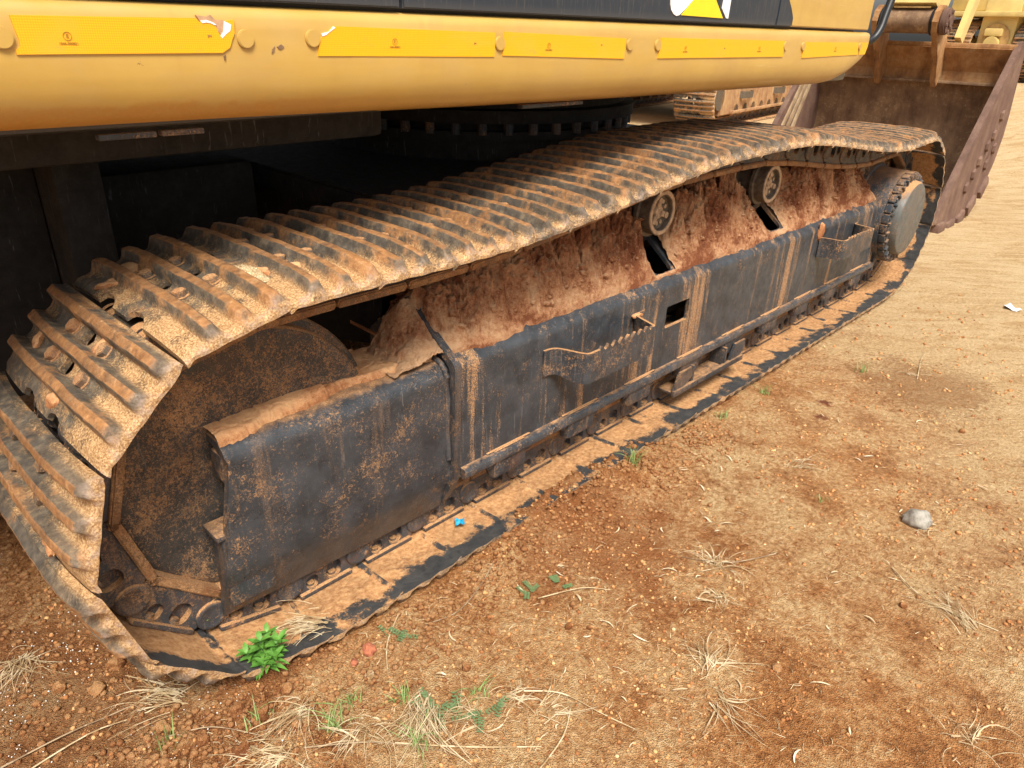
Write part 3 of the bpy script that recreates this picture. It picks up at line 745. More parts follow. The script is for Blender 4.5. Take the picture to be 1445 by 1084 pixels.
v, q = scatter_mesh([lowlump('mud', k+40) for k in range(6)], P, S, rs, .6)
cs = []
for xx, yy, s_ in ((.80, .30, .030), (.92, .26, .022), (1.02, .32, .034), (1.16, .27, .026), (1.25, .34, .030), (1.38, .28, .032), (1.46, .22, .022), (1.52, .31, .036), (1.57, .25, .024), (1.90, .30, .024), (1.97, .33, .034), (2.06, .30, .030), (2.12, .26, .026), (2.20, .31, .030), (2.29, .33, .038), (2.36, .28, .028), (2.42, .32, .024), (2.85, .30, .028), (3.0, .33, .032), (3.12, .27, .024), (3.3, .31, .030), (3.48, .28, .024), (3.66, .31, .022), (.72, .26, .020), (1.10, .20, .018), (1.42, .19, .016), (2.16, .20, .016)):
    i_ = int(np.argmin(np.abs(X0[:, 0]-xx))); j_ = int(np.argmin(np.abs(Y[i_]-yy))); cs.append((X[i_, j_], Y[i_, j_], Z[i_, j_]-s_*.25, s_))
cs = np.array(cs); v2, q2 = scatter_mesh([lump_mesh('l', 'mud', k+60, 3, .75) for k in range(5)], cs[:, :3], cs[:, 3], rs, .85)
epart('clay_chunks', np_mesh('chunks', v2, q2, 'mud', True), parent=FRAME, kind='stuff')
epart('clay_lumps', np_mesh('lumps', v, q, 'mud', False), parent=FRAME, kind='stuff')

# ---- steps
def strip(bm, path, z0, z1, t, teeth=None, rise=None):
    """vertical plate following a plan path [(x,y)], optional saw teeth along its top"""
    pts = []
    for (a, b) in zip(path, path[1:]):
        n = max(2, int(math.hypot(b[0]-a[0], b[1]-a[1])/.006))
        for k in range(n): pts.append((a[0]+(b[0]-a[0])*k/n, a[1]+(b[1]-a[1])*k/n))
    pts.append(path[-1]); rows = []; L = 0
    for i, p in enumerate(pts):
        q0, q1 = pts[max(i-1, 0)], pts[min(i+1, len(pts)-1)]; d = Vector((q1[0]-q0[0], q1[1]-q0[1])).normalized(); nx, ny = -d.y, d.x
        if i: L += math.hypot(p[0]-pts[i-1][0], p[1]-pts[i-1][1])
        zt = z1
        if teeth and teeth[0] < p[0] < teeth[1] and p[1] < teeth[2]: zt = z1+.020*abs(((L/.036) % 1)*2-1)-.008
        zb = z0(p) if callable(z0) else z0
        rows.append([bm.verts.new((p[0], p[1], zb)), bm.verts.new((p[0], p[1], zt)), bm.verts.new((p[0]+nx*t, p[1]+ny*t, zt)), bm.verts.new((p[0]+nx*t, p[1]+ny*t, zb))])
    for r1, r2 in zip(rows, rows[1:]):
        for k in range(4): bm.faces.new((r1[k], r1[(k+1) % 4], r2[(k+1) % 4], r2[k]))
    bm.faces.new(rows[0][::-1]); bm.faces.new(rows[-1])
def smooth_path(p, it=3):
    for _ in range(it):
        q = [p[0]]
        for a, b in zip(p, p[1:]): q += [(a[0]*.75+b[0]*.25, a[1]*.75+b[1]*.25), (a[0]*.25+b[0]*.75, a[1]*.25+b[1]*.75)]
        p = q+[p[-1]]
    return p
st1 = bmk(lambda bm: strip(bm, smooth_path([(1.005, .113), (1.040, .108), (1.056, .092), (1.080, .014), (1.094, .002), (1.115, .0), (1.435, .0), (1.456, .002), (1.462, .014), (1.49, .100), (1.505, .116), (1.56, .117)], 1), lambda p: .432+.05*sst(.04, .11, np.array(p[1])).item()*(1 if p[0] > 1.3 else .3), .536, .010, (1.15, 1.44, .012)), 'step', 25)
STEP = epart('foot_step', st1, parent=FRAME)
st2 = bmk(lambda bm: strip(bm, smooth_path([(3.06, .113), (3.078, .10), (3.086, .014), (3.10, .001), (3.12, .0), (3.46, .0), (3.487, .002), (3.493, .016), (3.51, .100), (3.525, .115), (3.56, .117)], 1), .448, .546, .010, (3.14, 3.47, .012)), 'step', 25)
epart('foot_step', st2, parent=FRAME)
# clay caught on the steps
def blob(cx, cy, cz, sx_, sy_, sz_, k): return Matrix.Translation((cx, cy, cz)) @ Matrix.Diagonal((sx_, sy_, sz_, 1))
for a in ((1.50, .112, .530, .034, .012, .008, 1), (3.065, .118, .575, .030, .012, .045, 2)):
    epart('clay_lump', LUMP[a[6]], blob(*a), parent=FRAME)

# ---- bottom rollers, guide guard
def f_roll(bm): b_lathe(bm, [(.135, 0), (.135, .045), (.139, .062), (.150, .068), (.178, .070), (.180, .110), (.184, .112), (.186, .097), (.236, .096), (.240, .118), (.255, .118), (.262, .09), (.3, .088), (.338, .09), (.345, .118), (.360, .118), (.364, .096), (.42, .096), (.425, .07), (.465, .07), (.465, 0)], (0, 0), 36)
ROLL = bmk(f_roll, 'link', 35, 'roller')
def f_collar(bm): b_box(bm, -.075, .075, .106, .150, .158, .262, .016); b_box(bm, -.10, .10, .112, .140, .200, .262, .008)
COLL = bmk(f_collar, 'link', 35, 'collar')
for x in np.linspace(.86, 3.72, 9):
    ro_ = epart('track_roller', ROLL, Matrix.Translation((x, 0, .262))); link('roller_collar', COLL, ro_, Matrix.Translation((0, 0, -.262)))
def f_guide(bm):
    b_box(bm, 1.79, 2.36, .080, .098, .108, .134, .005); b_box(bm, 1.80, 2.35, .095, .170, .112, .122, .003)
    for x0, x1, w in ((1.79, 1.90, .0), (2.24, 2.35, .0)):
        b_prism(bm, [(x0, .12), (x1-.03, .12), (x1+.03, .165), (x1+.02, .205), (x0+.04, .205), (x0+.02, .16)], .088, .100, 'y', .002)
    b_box(bm, 1.93, 1.945, .09, .165, .12, .205, .002); b_box(bm, 2.20, 2.215, .09, .165, .12, .205, .002)
epart('track_guide', bmk(f_guide, 'guard', 35), parent=FRAME)

# ---- idler and carrier rollers
def f_idler(bm):
    b_lathe(bm, [(.232, 0), (.232, .10), (.226, .16), (.222, .24), (.219, .275), (.216, .30), (.216, .318), (.220, .329), (.228, .334), (.258, .335), (.262, .352), (.270, .358), (.330, .358), (.338, .352), (.342, .335), (.372, .334), (.384, .318), (.381, .24), (.37, .1), (.37, 0)], IC, 96)
epart('idler', bmk(f_idler, 'idler', 30))
def f_carrier(bm):
    b_lathe(bm, [(.222, 0), (.222, .052), (.219, .0615), (.202, .064), (.200, .067), (.200, .079), (.203, .083), (.245, .083), (.248, .096), (.262, .096), (.266, .080), (.30, .078), (.33, .080), (.335, .096), (.35, .096), (.354, .083), (.40, .083), (.40, 0)], (0, 0), 48)
CARR = bmk(f_carrier, 'roller', 30)
def f_cface(bm):
    b_lathe(bm, [(.2195, 0), (.214, .016), (.214, .022), (.2215, .026)], (0, 0), 20)
    for k in range(3):
        t = R(100+120*k); c, s = math.cos(t), math.sin(t)
        b_cyl(bm, (c*.044, .2235, s*.044), (0, -1, 0), .0125, .016, 6)
        M4 = Matrix.Rotation(-t, 4, 'Y')
        b_box(bm, .012, .052, .212, .2225, -.010, .010, .002, M4)
        for j in (-1, 1):
            t2 = t+R(60)+j*R(17); b_cyl(bm, (math.cos(t2)*.042, .2225, math.sin(t2)*.042), (0, -1, 0), .008, .006, 10)
CFACE = bmk(f_cface, 'roller_face', 30)
CRIM = bmk(lambda bm: b_lathe(bm, [(.2015, .0655), (.1985, .067), (.1980, .079), (.2005, .0815)], (0, 0), 48), 'roller_face', 30)
for x in (1.722, 2.590):
    c = epart('carrier_roller', CARR, Matrix.Translation((x, -.005, .850))); link('roller_cap', CFACE, c); link('roller_rim', CRIM, c)
    epart('roller_bracket', bmk(lambda bm: (b_box(bm, x-.05, x+.05, .36, .43, .70, .86, .008)), 'dark'))

# ---- final drive and sprocket
def f_drive(bm):
    b_lathe(bm, [(.052, .228), (.060, .246), (.075, .250), (.088, .250), (.092, .262), (.10, .264), (.245, .268), (.25, .285), (.275, .290), (.285, .22), (.33, .2), (.36, .2), (.36, 0)], (SX-.005, SC_Z), 80)
DR = epart('final_drive', bmk(f_drive, 'drive', 30))
epart('drive_cover', bmk(lambda bm: b_lathe(bm, [(.008, 0), (.008, .188), (.012, .203), (.024, .212), (.050, .216), (.056, .232)], (SX-.005, SC_Z), 80), 'cover', 30), parent=DR)
def f_scallop(bm):
    N_ = 28
    for k in range(N_):
        t = 2*math.pi*(k+.5)/N_; c, s = math.cos(t), math.sin(t); cx, cz = SX-.005+c*.240, SC_Z+s*.240
        M4 = Matrix.Translation((SX-.005, 0, SC_Z)) @ Matrix.Rotation(-t, 4, 'Y')
        b_cyl(bm, (cx, .064, cz), (0, -1, 0), .0130, .016, 6)
        t2 = 2*math.pi*k/N_; M5 = Matrix.Translation((SX-.005, 0, SC_Z)) @ Matrix.Rotation(-t2, 4, 'Y')
        b_box(bm, .222, .254, .040, .078, -.0065, .0065, .003, M5); b_box(bm, .250, .262, .052, .090, -.024, .024, .004, M4)
epart('bolt_ring', bmk(f_scallop, 'drive', 40), parent=DR)
def f_sprocket(bm):
    N_ = 21; o = []
    for k in range(N_*4):
        t = 2*math.pi*k/(N_*4); r = (.372, .352, .352, .372)[k % 4]*1.0
        r = .392 if k % 4 == 0 else (.350 if k % 4 == 2 else .372); o.append((SX+r*math.cos(t), SC_Z+r*math.sin(t)))
    b_prism(bm, o, .272, .328, 'y', .004)
SPR = epart('sprocket', bmk(f_sprocket, 'bolt', 30))
for k in range(12):
    t = 2*math.pi*k/12
    link('sprocket_bolt', BOLT, SPR, Matrix.Translation((SX+.305*math.cos(t), .272, SC_Z+.305*math.sin(t))) @ Matrix.Rotation(R(90), 4, 'X'))
epart('drive_case', bmk(lambda bm: (b_prism(bm, [(3.93, .235), (3.93, .62), (4.02, .70), (4.35, .72), (4.42, .55), (4.35, .30), (4.15, .22)], .335, .52, 'y', .01)), 'dark'))

# ---- carbody under the machine
def f_carbody(bm):
    b_prism(bm, [(.85, .64), (1.35, .72), (2.85, .72), (3.3, .64), (3.3, 2.56), (2.85, 2.48), (1.35, 2.48), (.85, 2.56)], .84, .93, 'z', .01)
    b_prism(bm, [(1.15, .62), (1.5, .85), (2.7, .85), (3.2, .62), (3.2, 2.58), (2.7, 2.35), (1.5, 2.35), (1.15, 2.58)], .42, .845, 'z', .01)
    for sx_ in (-1, 1):
        for sy in (-1, 1):
            c = Vector((2.1+sx_*.95, 1.6+sy*.55, 0)); M4 = Matrix.Translation((c.x, c.y, .62)) @ Matrix.Rotation(sx_*sy*R(30), 4, 'Z')
            b_box(bm, -.55, .55, -.18, .18, -.16, .24, .02, M4)
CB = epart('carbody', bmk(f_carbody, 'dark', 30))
def f_swing(bm):
    for z0, z1, r in ((.925, 1.02, .72), (1.015, 1.05, .765), (1.085, 1.135, .79), (1.14, 1.20, .74), (1.19, 1.262, .83)):
        b_cyl(bm, (2.1, 1.6, z0), (0, 0, 1), r, z1-z0, 72)
    b_cyl(bm, (2.1, 1.6, .93), (0, 0, 1), .70, .32, 48)
SWG = epart('swing_bearing', bmk(f_swing, 'dark', 30))
BB = bmk(lambda bm: b_cyl(bm, (0, 0, 0), (0, 0, 1), .021, .050, 10), 'link')
for k in range(44):
    t = 2*math.pi*k/44; link('bearing_bolt', BB, SWG, Matrix.Translation((2.1+.762*math.cos(t), 1.6+.762*math.sin(t), 1.040)))
# belly boxes hanging behind: rear frame and guards, dark
def f_belly(bm):
    b_box(bm, -1.2, .75, .55, 2.7, 1.15, 1.262, .02); b_box(bm, -.45, -.02, 1.10, 2.2, .42, 1.16, .02)
    b_box(bm, -.02, .10, .95, 2.3, .55, 1.16, .01); b_box(bm, .10, .75, 1.35, 1.85, .62, .98, .03)
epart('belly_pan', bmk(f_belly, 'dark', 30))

# ================================================================== UPPER BODY
def panel_prof(): return [(.30, 1.468), (.135, 1.468), (.118, 1.465), (.106, 1.457), (.101, 1.444), (.100, 1.425), (.100, 1.375), (.101, 1.350), (.105, 1.325), (.114, 1.300), (.128, 1.280), (.148, 1.266), (.175, 1.258), (.22, 1.254), (.50, 1.254)]
def f_panel(bm):
    xs = list(np.linspace(-1.25, 2.7, 60))+list(np.linspace(2.74, 3.142, 30)); rows = []
    for x in xs:
        u = max(0, (x-2.76)/.382); z00 = 1.2555+.014*float(sst(1.5, -.35, np.array(x))); zl = z00+.17*(1-math.sqrt(max(0, 1-u*u))) if u > 0 else z00
        k = (1.468-zl)/(1.468-1.254); pull = .03*max(0, (x-3.08)/.062)**2
        dent = .0018*float(fbm(x, 0.3, None, 2.2, 3, 6))
        rows.append([bm.verts.new((x, y+pull+dent*(1 if z < 1.46 else 0), 1.468-(1.468-z)*k)) for y, z in panel_prof()])
    n = len(rows[0])
    for r1, r2 in zip(rows, rows[1:]):
        for i in range(n-1): bm.faces.new((r1[i], r1[i+1], r2[i+1], r2[i]))
    bm.faces.new(rows[-1]); bm.faces.new(rows[0][::-1])
    bmesh.ops.bevel(bm, geom=[e for e in rows[-1][0].link_edges if False], offset=.002, segments=1) if False else None
PANEL = epart('side_skirt', bmk(f_panel, 'yellow', 40))
def plate(pts, y0, y1, mat, name='p', bev=0.0): return bmk(lambda bm: b_prism(bm, pts, y0, y1, 'y', bev), mat, 30, name)
t1 = [(-.2449, 1.4418), (.0307, 1.4447), (.039, 1.439), (.0487, 1.4411), (.064, 1.4382), (.0696, 1.4231), (.0748, 1.4148), (.0834, 1.4289), (.0822, 1.4419), (.1011, 1.444), (.0989, 1.4221), (.0930, 1.412), (.0872, 1.3993), (.0721, 1.3908), (-.2476, 1.3893), (-.247, 1.395), (-.2408, 1.3998), (-.2395, 1.4069), (-.2427, 1.4245)]
T_ = [t1, [(.3046, 1.4378), (.7491, 1.433), (.7477, 1.381), (.2663, 1.3849), (.2711, 1.4151), (.2849, 1.4222)], [(.7809, 1.4351), (1.2694, 1.4253), (1.2665, 1.373), (.7759, 1.3834)],
      [(1.4461, 1.4291), (2.2623, 1.4268), (2.2656, 1.3729), (1.4389, 1.3729)], [(2.4301, 1.4239), (2.9703, 1.4259), (2.9869, 1.377), (2.4317, 1.3678)], [(2.9882, 1.426), (3.085, 1.4252), (3.072, 1.3783), (3.005, 1.377)]]
TP = []
for k, t in enumerate(T_):
    TP.append(epart('reflective_strip', plate(t, .0975, .1035, 'tape'), parent=PANEL, **({'label': 'torn reflective yellow strip'} if k == 0 else {})))
epart('torn_patch', plate([(.0331, 1.4496), (.0497, 1.4474), (.0596, 1.4504), (.0664, 1.4432), (.0839, 1.4428), (.0800, 1.4218), (.0748, 1.4176), (.0647, 1.4327), (.0393, 1.4409)], .0985, .102, 'primer'), parent=PANEL)
epart('torn_edge', plate([(.0821, 1.4414), (.0943, 1.4361), (.0912, 1.4262), (.0822, 1.4205), (.0747, 1.414), (.072, 1.4176), (.0786, 1.4246)], .0968, .099, 'white'), parent=PANEL)
epart('torn_edge', plate([(.039, 1.441), (.050, 1.4425), (.060, 1.4395), (.067, 1.4355), (.0635, 1.4345), (.057, 1.4375), (.049, 1.4385), (.042, 1.4372)], .0965, .099, 'white'), parent=PANEL)
epart('torn_edge', plate([(.3046, 1.4378), (.3089, 1.4351), (.300, 1.430), (.292, 1.4255), (.287, 1.4222), (.2778, 1.4193), (.2765, 1.4241), (.2929, 1.4278)], .0965, .099, 'white'), parent=PANEL)
for p in ([(.170, 1.397), (.176, 1.402), (.173, 1.392), (.168, 1.389)], [(.180, 1.401), (.189, 1.405), (.195, 1.4005), (.188, 1.396), (.183, 1.397)], [(.074, 1.385), (.078, 1.388), (.077, 1.380), (.075, 1.378)]):
    epart('paint_chip', plate(p, .0985, .102, 'bucket'), parent=PANEL)
BTN = bmk(lambda bm: (b_cyl(bm, (0, 0, 0), (0, -1, 0), .0165, .006, 28, .0155, .0012)), 'yellow', 35)
for x, z in ((-.262, 1.412), (.119, 1.4135), (.257, 1.4156), (.7656, 1.4094), (1.2892, 1.4091), (1.4315, 1.4087), (2.273, 1.4094), (2.4267, 1.4085), (2.9955, 1.4103)):
    epart('panel_bolt', BTN, Matrix.Translation((x, .1005, z)), parent=PANEL)
def text_mesh(s, size, mat):
    cu = bpy.data.curves.new('t', 'FONT'); cu.body = s; cu.size = size; cu.align_x = 'CENTER'; cu.align_y = 'CENTER'; cu.extrude = .0003
    o = bpy.data.objects.new('t', cu); col.objects.link(o); dg = bpy.context.evaluated_depsgraph_get(); dg.update()
    me = bpy.data.meshes.new_from_object(o.evaluated_get(dg)); bpy.data.objects.remove(o); me.materials.clear(); me.materials.append(MAT[mat]); return me
RX = Matrix.Rotation(R(90), 4, 'X')
def ring(bm): b_lathe(bm, [(0, .0056), (-.0006, .0056), (-.0006, .0062), (0, .0062)], (0, 0), 28)
RING = bmk(ring, 'print'); EM = text_mesh('E', .0085, 'print'); CM = text_mesh('104R-000821', .0052, 'print'); MM = text_mesh('3M', .006, 'bucket')
for x, z, pr in ((-.174, 1.4148, TP[0]), (.453, 1.4115, TP[1]), (.941, 1.406, TP[2]), (1.5845, 1.401, TP[3]), (2.07, 1.401, TP[3]), (2.737, 1.402, TP[4])):
    link('approval_ring', RING, pr, (x, .0972, z)); link('approval_letter', EM, pr, Matrix.Translation((x, .0970, z)) @ RX); link('approval_code', CM, pr, Matrix.Translation((x, .0970, z-.0105)) @ RX)
for x, z, pr in ((.0521, 1.4173, TP[0]), (.684, 1.4089, TP[1]), (1.158, 1.408, TP[2]), (1.8245, 1.4006, TP[3])): link('maker_mark', MM, pr, Matrix.Translation((x, .0970, z)) @ RX)
# doors above, dark
DOOR = epart('engine_door', plate([(-1.2, 1.4745), (.4785, 1.4745), (.4785, 2.25), (-1.2, 2.25)], .108, .14, 'panel', bev=.003))
DOOR2 = epart('engine_door', plate([(.4865, 1.4745), (2.181, 1.4745), (2.1875, 1.505), (2.190, 1.62), (2.19, 2.25), (.4865, 2.25)], .108, .14, 'panel', bev=.003))
epart('corner_trim', plate([(2.189, 1.4745), (2.312, 1.4745), (2.318, 1.490), (2.3173, 1.504), (2.306, 1.520), (2.2902, 1.5329), (2.2547, 1.5609), (2.225, 1.60), (2.198, 1.66), (2.196, 1.56)], .107, .14, 'panel', bev=.003))
epart('logo_stroke', plate([(1.66, 1.60), (1.6112, 1.5382), (1.6088, 1.5351), (1.5732, 1.5108), (1.54, 1.4915), (1.525, 1.489), (1.5085, 1.4936), (1.4939, 1.5037), (1.4858, 1.5183), (1.4849, 1.5331), (1.487, 1.60)], .1055, .109, 'white'), parent=DOOR2)
epart('logo_triangle', plate([(1.70, 1.60), (1.6144, 1.5384), (1.612, 1.5352), (1.5525, 1.4919), (1.8002, 1.4896), (1.742, 1.5404), (1.7377, 1.5434)], .1050, .109, 'logo_yellow'), parent=DOOR2)
epart('logo_stroke', plate([(1.80, 1.60), (1.7908, 1.5456), (1.7911, 1.5423), (1.7878, 1.518), (1.8219, 1.4902), (1.8353, 1.4898), (1.8378, 1.5442), (1.84, 1.60)], .1055, .109, 'white'), parent=DOOR2)
epart('cab_side', plate([(2.200, 1.665), (2.228, 1.605), (2.258, 1.566), (2.294, 1.538), (2.310, 1.523), (2.3215, 1.506), (2.3225, 1.4745), (3.085, 1.4745), (3.085, 2.5), (2.20, 2.5)], .111, .15, 'yellow', bev=.004))
epart('body_shell', bmk(lambda bm: (b_box(bm, -1.24, 3.07, .16, 3.1, 1.266, 2.24, .02)), 'panel'))
epart('counterweight', bmk(lambda bm: b_prism(bm, [(-1.26, .11), (-1.26, 3.1), (-1.75, 2.8), (-1.95, 1.6), (-1.75, .45)], 1.2, 2.4, 'z', .04), 'yellow'))
# mud shields dangling under the skirt
for x, w in ((-.08, .05), (.02, .04), (1.08, .13)): epart('skirt_tab', bmk(lambda bm: b_box(bm, x-w, x+w, .19, .21, 1.246, 1.256, .002), 'link', 35), parent=PANEL)

# ---- boom, stick, bucket, hose
def beam(bm, p0, p1, w0, w1, h0, h1, yc):
    d = (Vector(p1)-Vector(p0)).normalized(); n_ = Vector((-d.y, d.x))
    a0, a1 = Vector(p0)+n_*h0/2, Vector(p0)-n_*h0/2; b0, b1 = Vector(p1)+n_*h1/2, Vector(p1)-n_*h1/2
    v = [bm.verts.new((q.x, yc+s*w, q.y)) for s in (-1, 1) for q, w in ((a0, w0/2), (b0, w1/2), (b1, w1/2), (a1, w0/2))]
    for f in ((0, 1, 2, 3), (7, 6, 5, 4), (0, 4, 5, 1), (1, 5, 6, 2), (2, 6, 7, 3), (3, 7, 4, 0)): bm.faces.new([v[i] for i in f])
BY = 1.28
epart('boom', bmk(lambda bm: (beam(bm, (2.9, 2.1), (4.9, 4.3), .5, .5, .7, .7, BY), beam(bm, (4.8, 4.3), (8.1, 4.1), .5, .4, .7, .45, BY)), 'old_yellow', 30))
STICK = epart('stick', bmk(lambda bm: beam(bm, (8.3, 4.4), (7.06, 1.66), .38, .38, .62, .32, 1.21), 'old_yellow', 30))
epart('stick_rib', bmk(lambda bm: (b_box(bm, 6.93, 6.95, 1.06, 1.36, 1.685, 1.70, .003)), 'mudyellow'), parent=STICK)
epart('link_arm', bmk(lambda bm: beam(bm, (7.32, 1.44), (7.95, 2.75), .05, .05, .12, .16, .88), 'old_yellow', 30))
epart('hydraulic_cylinder', bmk(lambda bm: (tube_pts(bm, [(7.75, 1.15, 2.1), (8.0, 1.15, 3.6)], .10, 16)), 'mudyellow', 30))
y0, y1 = .40, 2.12
wr = [(7.32, 1.40), (7.40, 1.30), (7.43, 1.20), (7.41, 1.12), (7.43, 1.05), (7.50, .86), (7.52, .66), (7.48, .46), (7.36, .26), (7.15, .10), (6.85, .02), (6.45, .03), (6.16, .09)]
def f_wrap(bm):
    n = len(wr); A = []
    for y in (y0+.02, y1-.02): A.append([bm.verts.new((x, y, z)) for x, z in wr])
    B = []
    for y in (y0+.02, y1-.02):
        r_ = []
        for i, (x, z) in enumerate(wr):
            p0, p1 = wr[max(i-1, 0)], wr[min(i+1, n-1)]; d = Vector((p1[0]-p0[0], p1[1]-p0[1])).normalized(); r_.append(bm.verts.new((x-d.y*.03, y, z+d.x*.03)))
        B.append(r_)
    for i in range(n-1):
        bm.faces.new((A[0][i], A[0][i+1], A[1][i+1], A[1][i])); bm.faces.new((B[0][i], B[1][i], B[1][i+1], B[0][i+1]))
    for i in (0, n-1): bm.faces.new((A[0][i], A[1][i], B[1][i], B[0][i]))
BUCK = epart('bucket', bmk(f_wrap, 'bucket', 25))
side = [(7.30, 1.44), (7.40, 1.45), (7.47, 1.36), (7.52, 1.12), (7.60, .86), (7.62, .66), (7.57, .44), (7.44, .22), (7.2, .05), (6.85, -.02), (6.4, -.01), (6.14, .07), (6.17, .17), (6.36, .36), (6.70, .76), (7.02, 1.12)]
sp = lambda y, t: bmk(lambda bm: b_prism(bm, side, y, y+t, 'y', .008), 'bucket_side', 30)
SPL = epart('bucket_side', sp(y0-.03, .055), parent=BUCK); SPR2 = epart('bucket_side', sp(y1-.025, .05), parent=BUCK)
# strips welded inside the far side and lip rim of the top edge
for k in range(3):
    o_ = .17+.15*k
    epart('wear_strip', bmk(lambda bm: b_prism(bm, [(6.28+o_, .30), (6.34+o_, .30), (7.0+o_*.55, 1.12), (6.95+o_*.55, 1.12)], y1-.045, y1-.026, 'y', .003), 'sandy_strip'), parent=BUCK)
epart('top_lip', bmk(lambda bm: b_box(bm, 7.27, 7.34, y0, y1, 1.385, 1.425, .01), 'bucket_top'), parent=BUCK)
epart('hinge_plate', bmk(lambda bm: b_prism(bm, [(7.26, 1.385), (7.31, 1.395), (7.42, 1.20), (7.40, 1.10), (7.375, 1.10), (7.39, 1.19)], y0+.02, y1-.02, 'y', .003), 'bucket_top'), parent=BUCK)
epart('wear_strip', bmk(lambda bm: b_box(bm, 7.33, 7.365, y0+.02, y1-.02, 1.085, 1.11, .006), 'bucket'), parent=BUCK)
ear = [(7.16, 1.08), (7.02, 1.20), (6.93, 1.40), (6.87, 1.56), (6.88, 1.63), (6.94, 1.69), (7.02, 1.70), (7.10, 1.66), (7.14, 1.56), (7.20, 1.40), (7.33, 1.40), (7.40, 1.20), (7.37, 1.09)]
ear = [(7.30, 1.05), (7.24, 1.10), (7.14, 1.30), (7.02, 1.42), (6.92, 1.50), (6.88, 1.58), (6.90, 1.66), (6.97, 1.71), (7.05, 1.71), (7.12, 1.66), (7.20, 1.52), (7.32, 1.40), (7.38, 1.15)]
for y in (.985, 1.485):
    epart('bucket_ear', bmk(lambda bm: b_prism(bm, ear, y-.025, y+.025, 'y', .006), 'bucket_top', 30), parent=BUCK)
    epart('seal_ring', bmk(lambda bm: b_cyl(bm, (7.0, y+(.025 if y < 1.2 else -.045), 1.585), (0, 1, 0), .112, .022, 32, None, .004), 'rubber', 30), parent=BUCK)
def f_hub(bm):
    b_cyl(bm, (7.0, .90, 1.585), (0, 1, 0), .105, .058, 24, None, .01); b_cyl(bm, (7.0, .885, 1.585), (0, 1, 0), .045, .03, 16)
    for k in range(6): t = R(60*k+20); b_cyl(bm, (7.0+.078*math.cos(t), .888, 1.585+.078*math.sin(t)), (0, 1, 0), .014, .016, 6)
epart('pin_hub', bmk(f_hub, 'bucket_side', 30), parent=BUCK)
epart('pivot_tube', bmk(lambda bm: b_cyl(bm, (7.0, 1.01, 1.585), (0, 1, 0), .098, .45, 32), 'bucket', 30), parent=BUCK)
for x, z in ((7.30, .86), (7.22, .70), (7.10, .62), (7.36, .58), (6.98, .50), (6.90, .40), (7.24, .45), (6.78, .30)):
    epart('wear_button', bmk(lambda bm: b_cyl(bm, (0, 0, 0), (0, -1, 0), .052, .022, 6, .045, .004), 'bucket_side', 30), Matrix.Translation((x, y0-.03, z)), parent=BUCK)
for k in range(5):
    t = k/4; x = 6.30+.27*k; z = [.015, -.005, .02, .10, .23][k]
    epart('heel_shroud', bmk(lambda bm: b_box(bm, -.095, .095, -.03, .07, -.05, .055, .018), 'bucket_side', 30), Matrix.Translation((x, y0-.03, z)) @ Matrix.Rotation(-R([0, 5, 18, 32, 48][k]), 4, 'Y'), parent=BUCK)
def f_teeth(bm):
    for k in range(5):
        y = y0+.14+k*.36; v = [bm.verts.new(p) for p in ((6.22, y-.08, .13), (6.22, y+.08, .13), (6.22, y+.08, .03), (6.22, y-.08, .03), (5.98, y-.05, .05), (5.98, y+.05, .05), (5.98, y+.05, .035), (5.98, y-.05, .035))]
        for f in ((0, 1, 2, 3), (4, 7, 6, 5), (0, 4, 5, 1), (1, 5, 6, 2), (2, 6, 7, 3), (3, 7, 4, 0)): bm.faces.new([v[i] for i in f])
epart('bucket_teeth', bmk(f_teeth, 'bucket', 30), parent=BUCK)
hp = [(3.86, .30, 1.80), (3.83, .30, 1.66), (3.785, .30, 1.557), (3.742, .30, 1.474), (3.69, .32, 1.43), (3.55, .38, 1.40), (3.30, .5, 1.38), (3.0, .6, 1.38)]
def dense(p, n=6):
    o = []; P = [Vector(q) for q in p]
    for i in range(len(P)-1):
        p0, p1, p2, p3 = P[max(i-1, 0)], P[i], P[i+1], P[min(i+2, len(P)-1)]
        for k in range(n): t = k/n; o.append(.5*((2*p1)+(p2-p0)*t+(2*p0-5*p1+4*p2-p3)*t*t+(-p0+3*p1-3*p2+p3)*t**3))
    return o+[P[-1]]
epart('hydraulic_hose', bmk(lambda bm: tube_pts(bm, dense([(4.2, .6, 2.3)]+hp), .020, 12), 'rubber', 60))
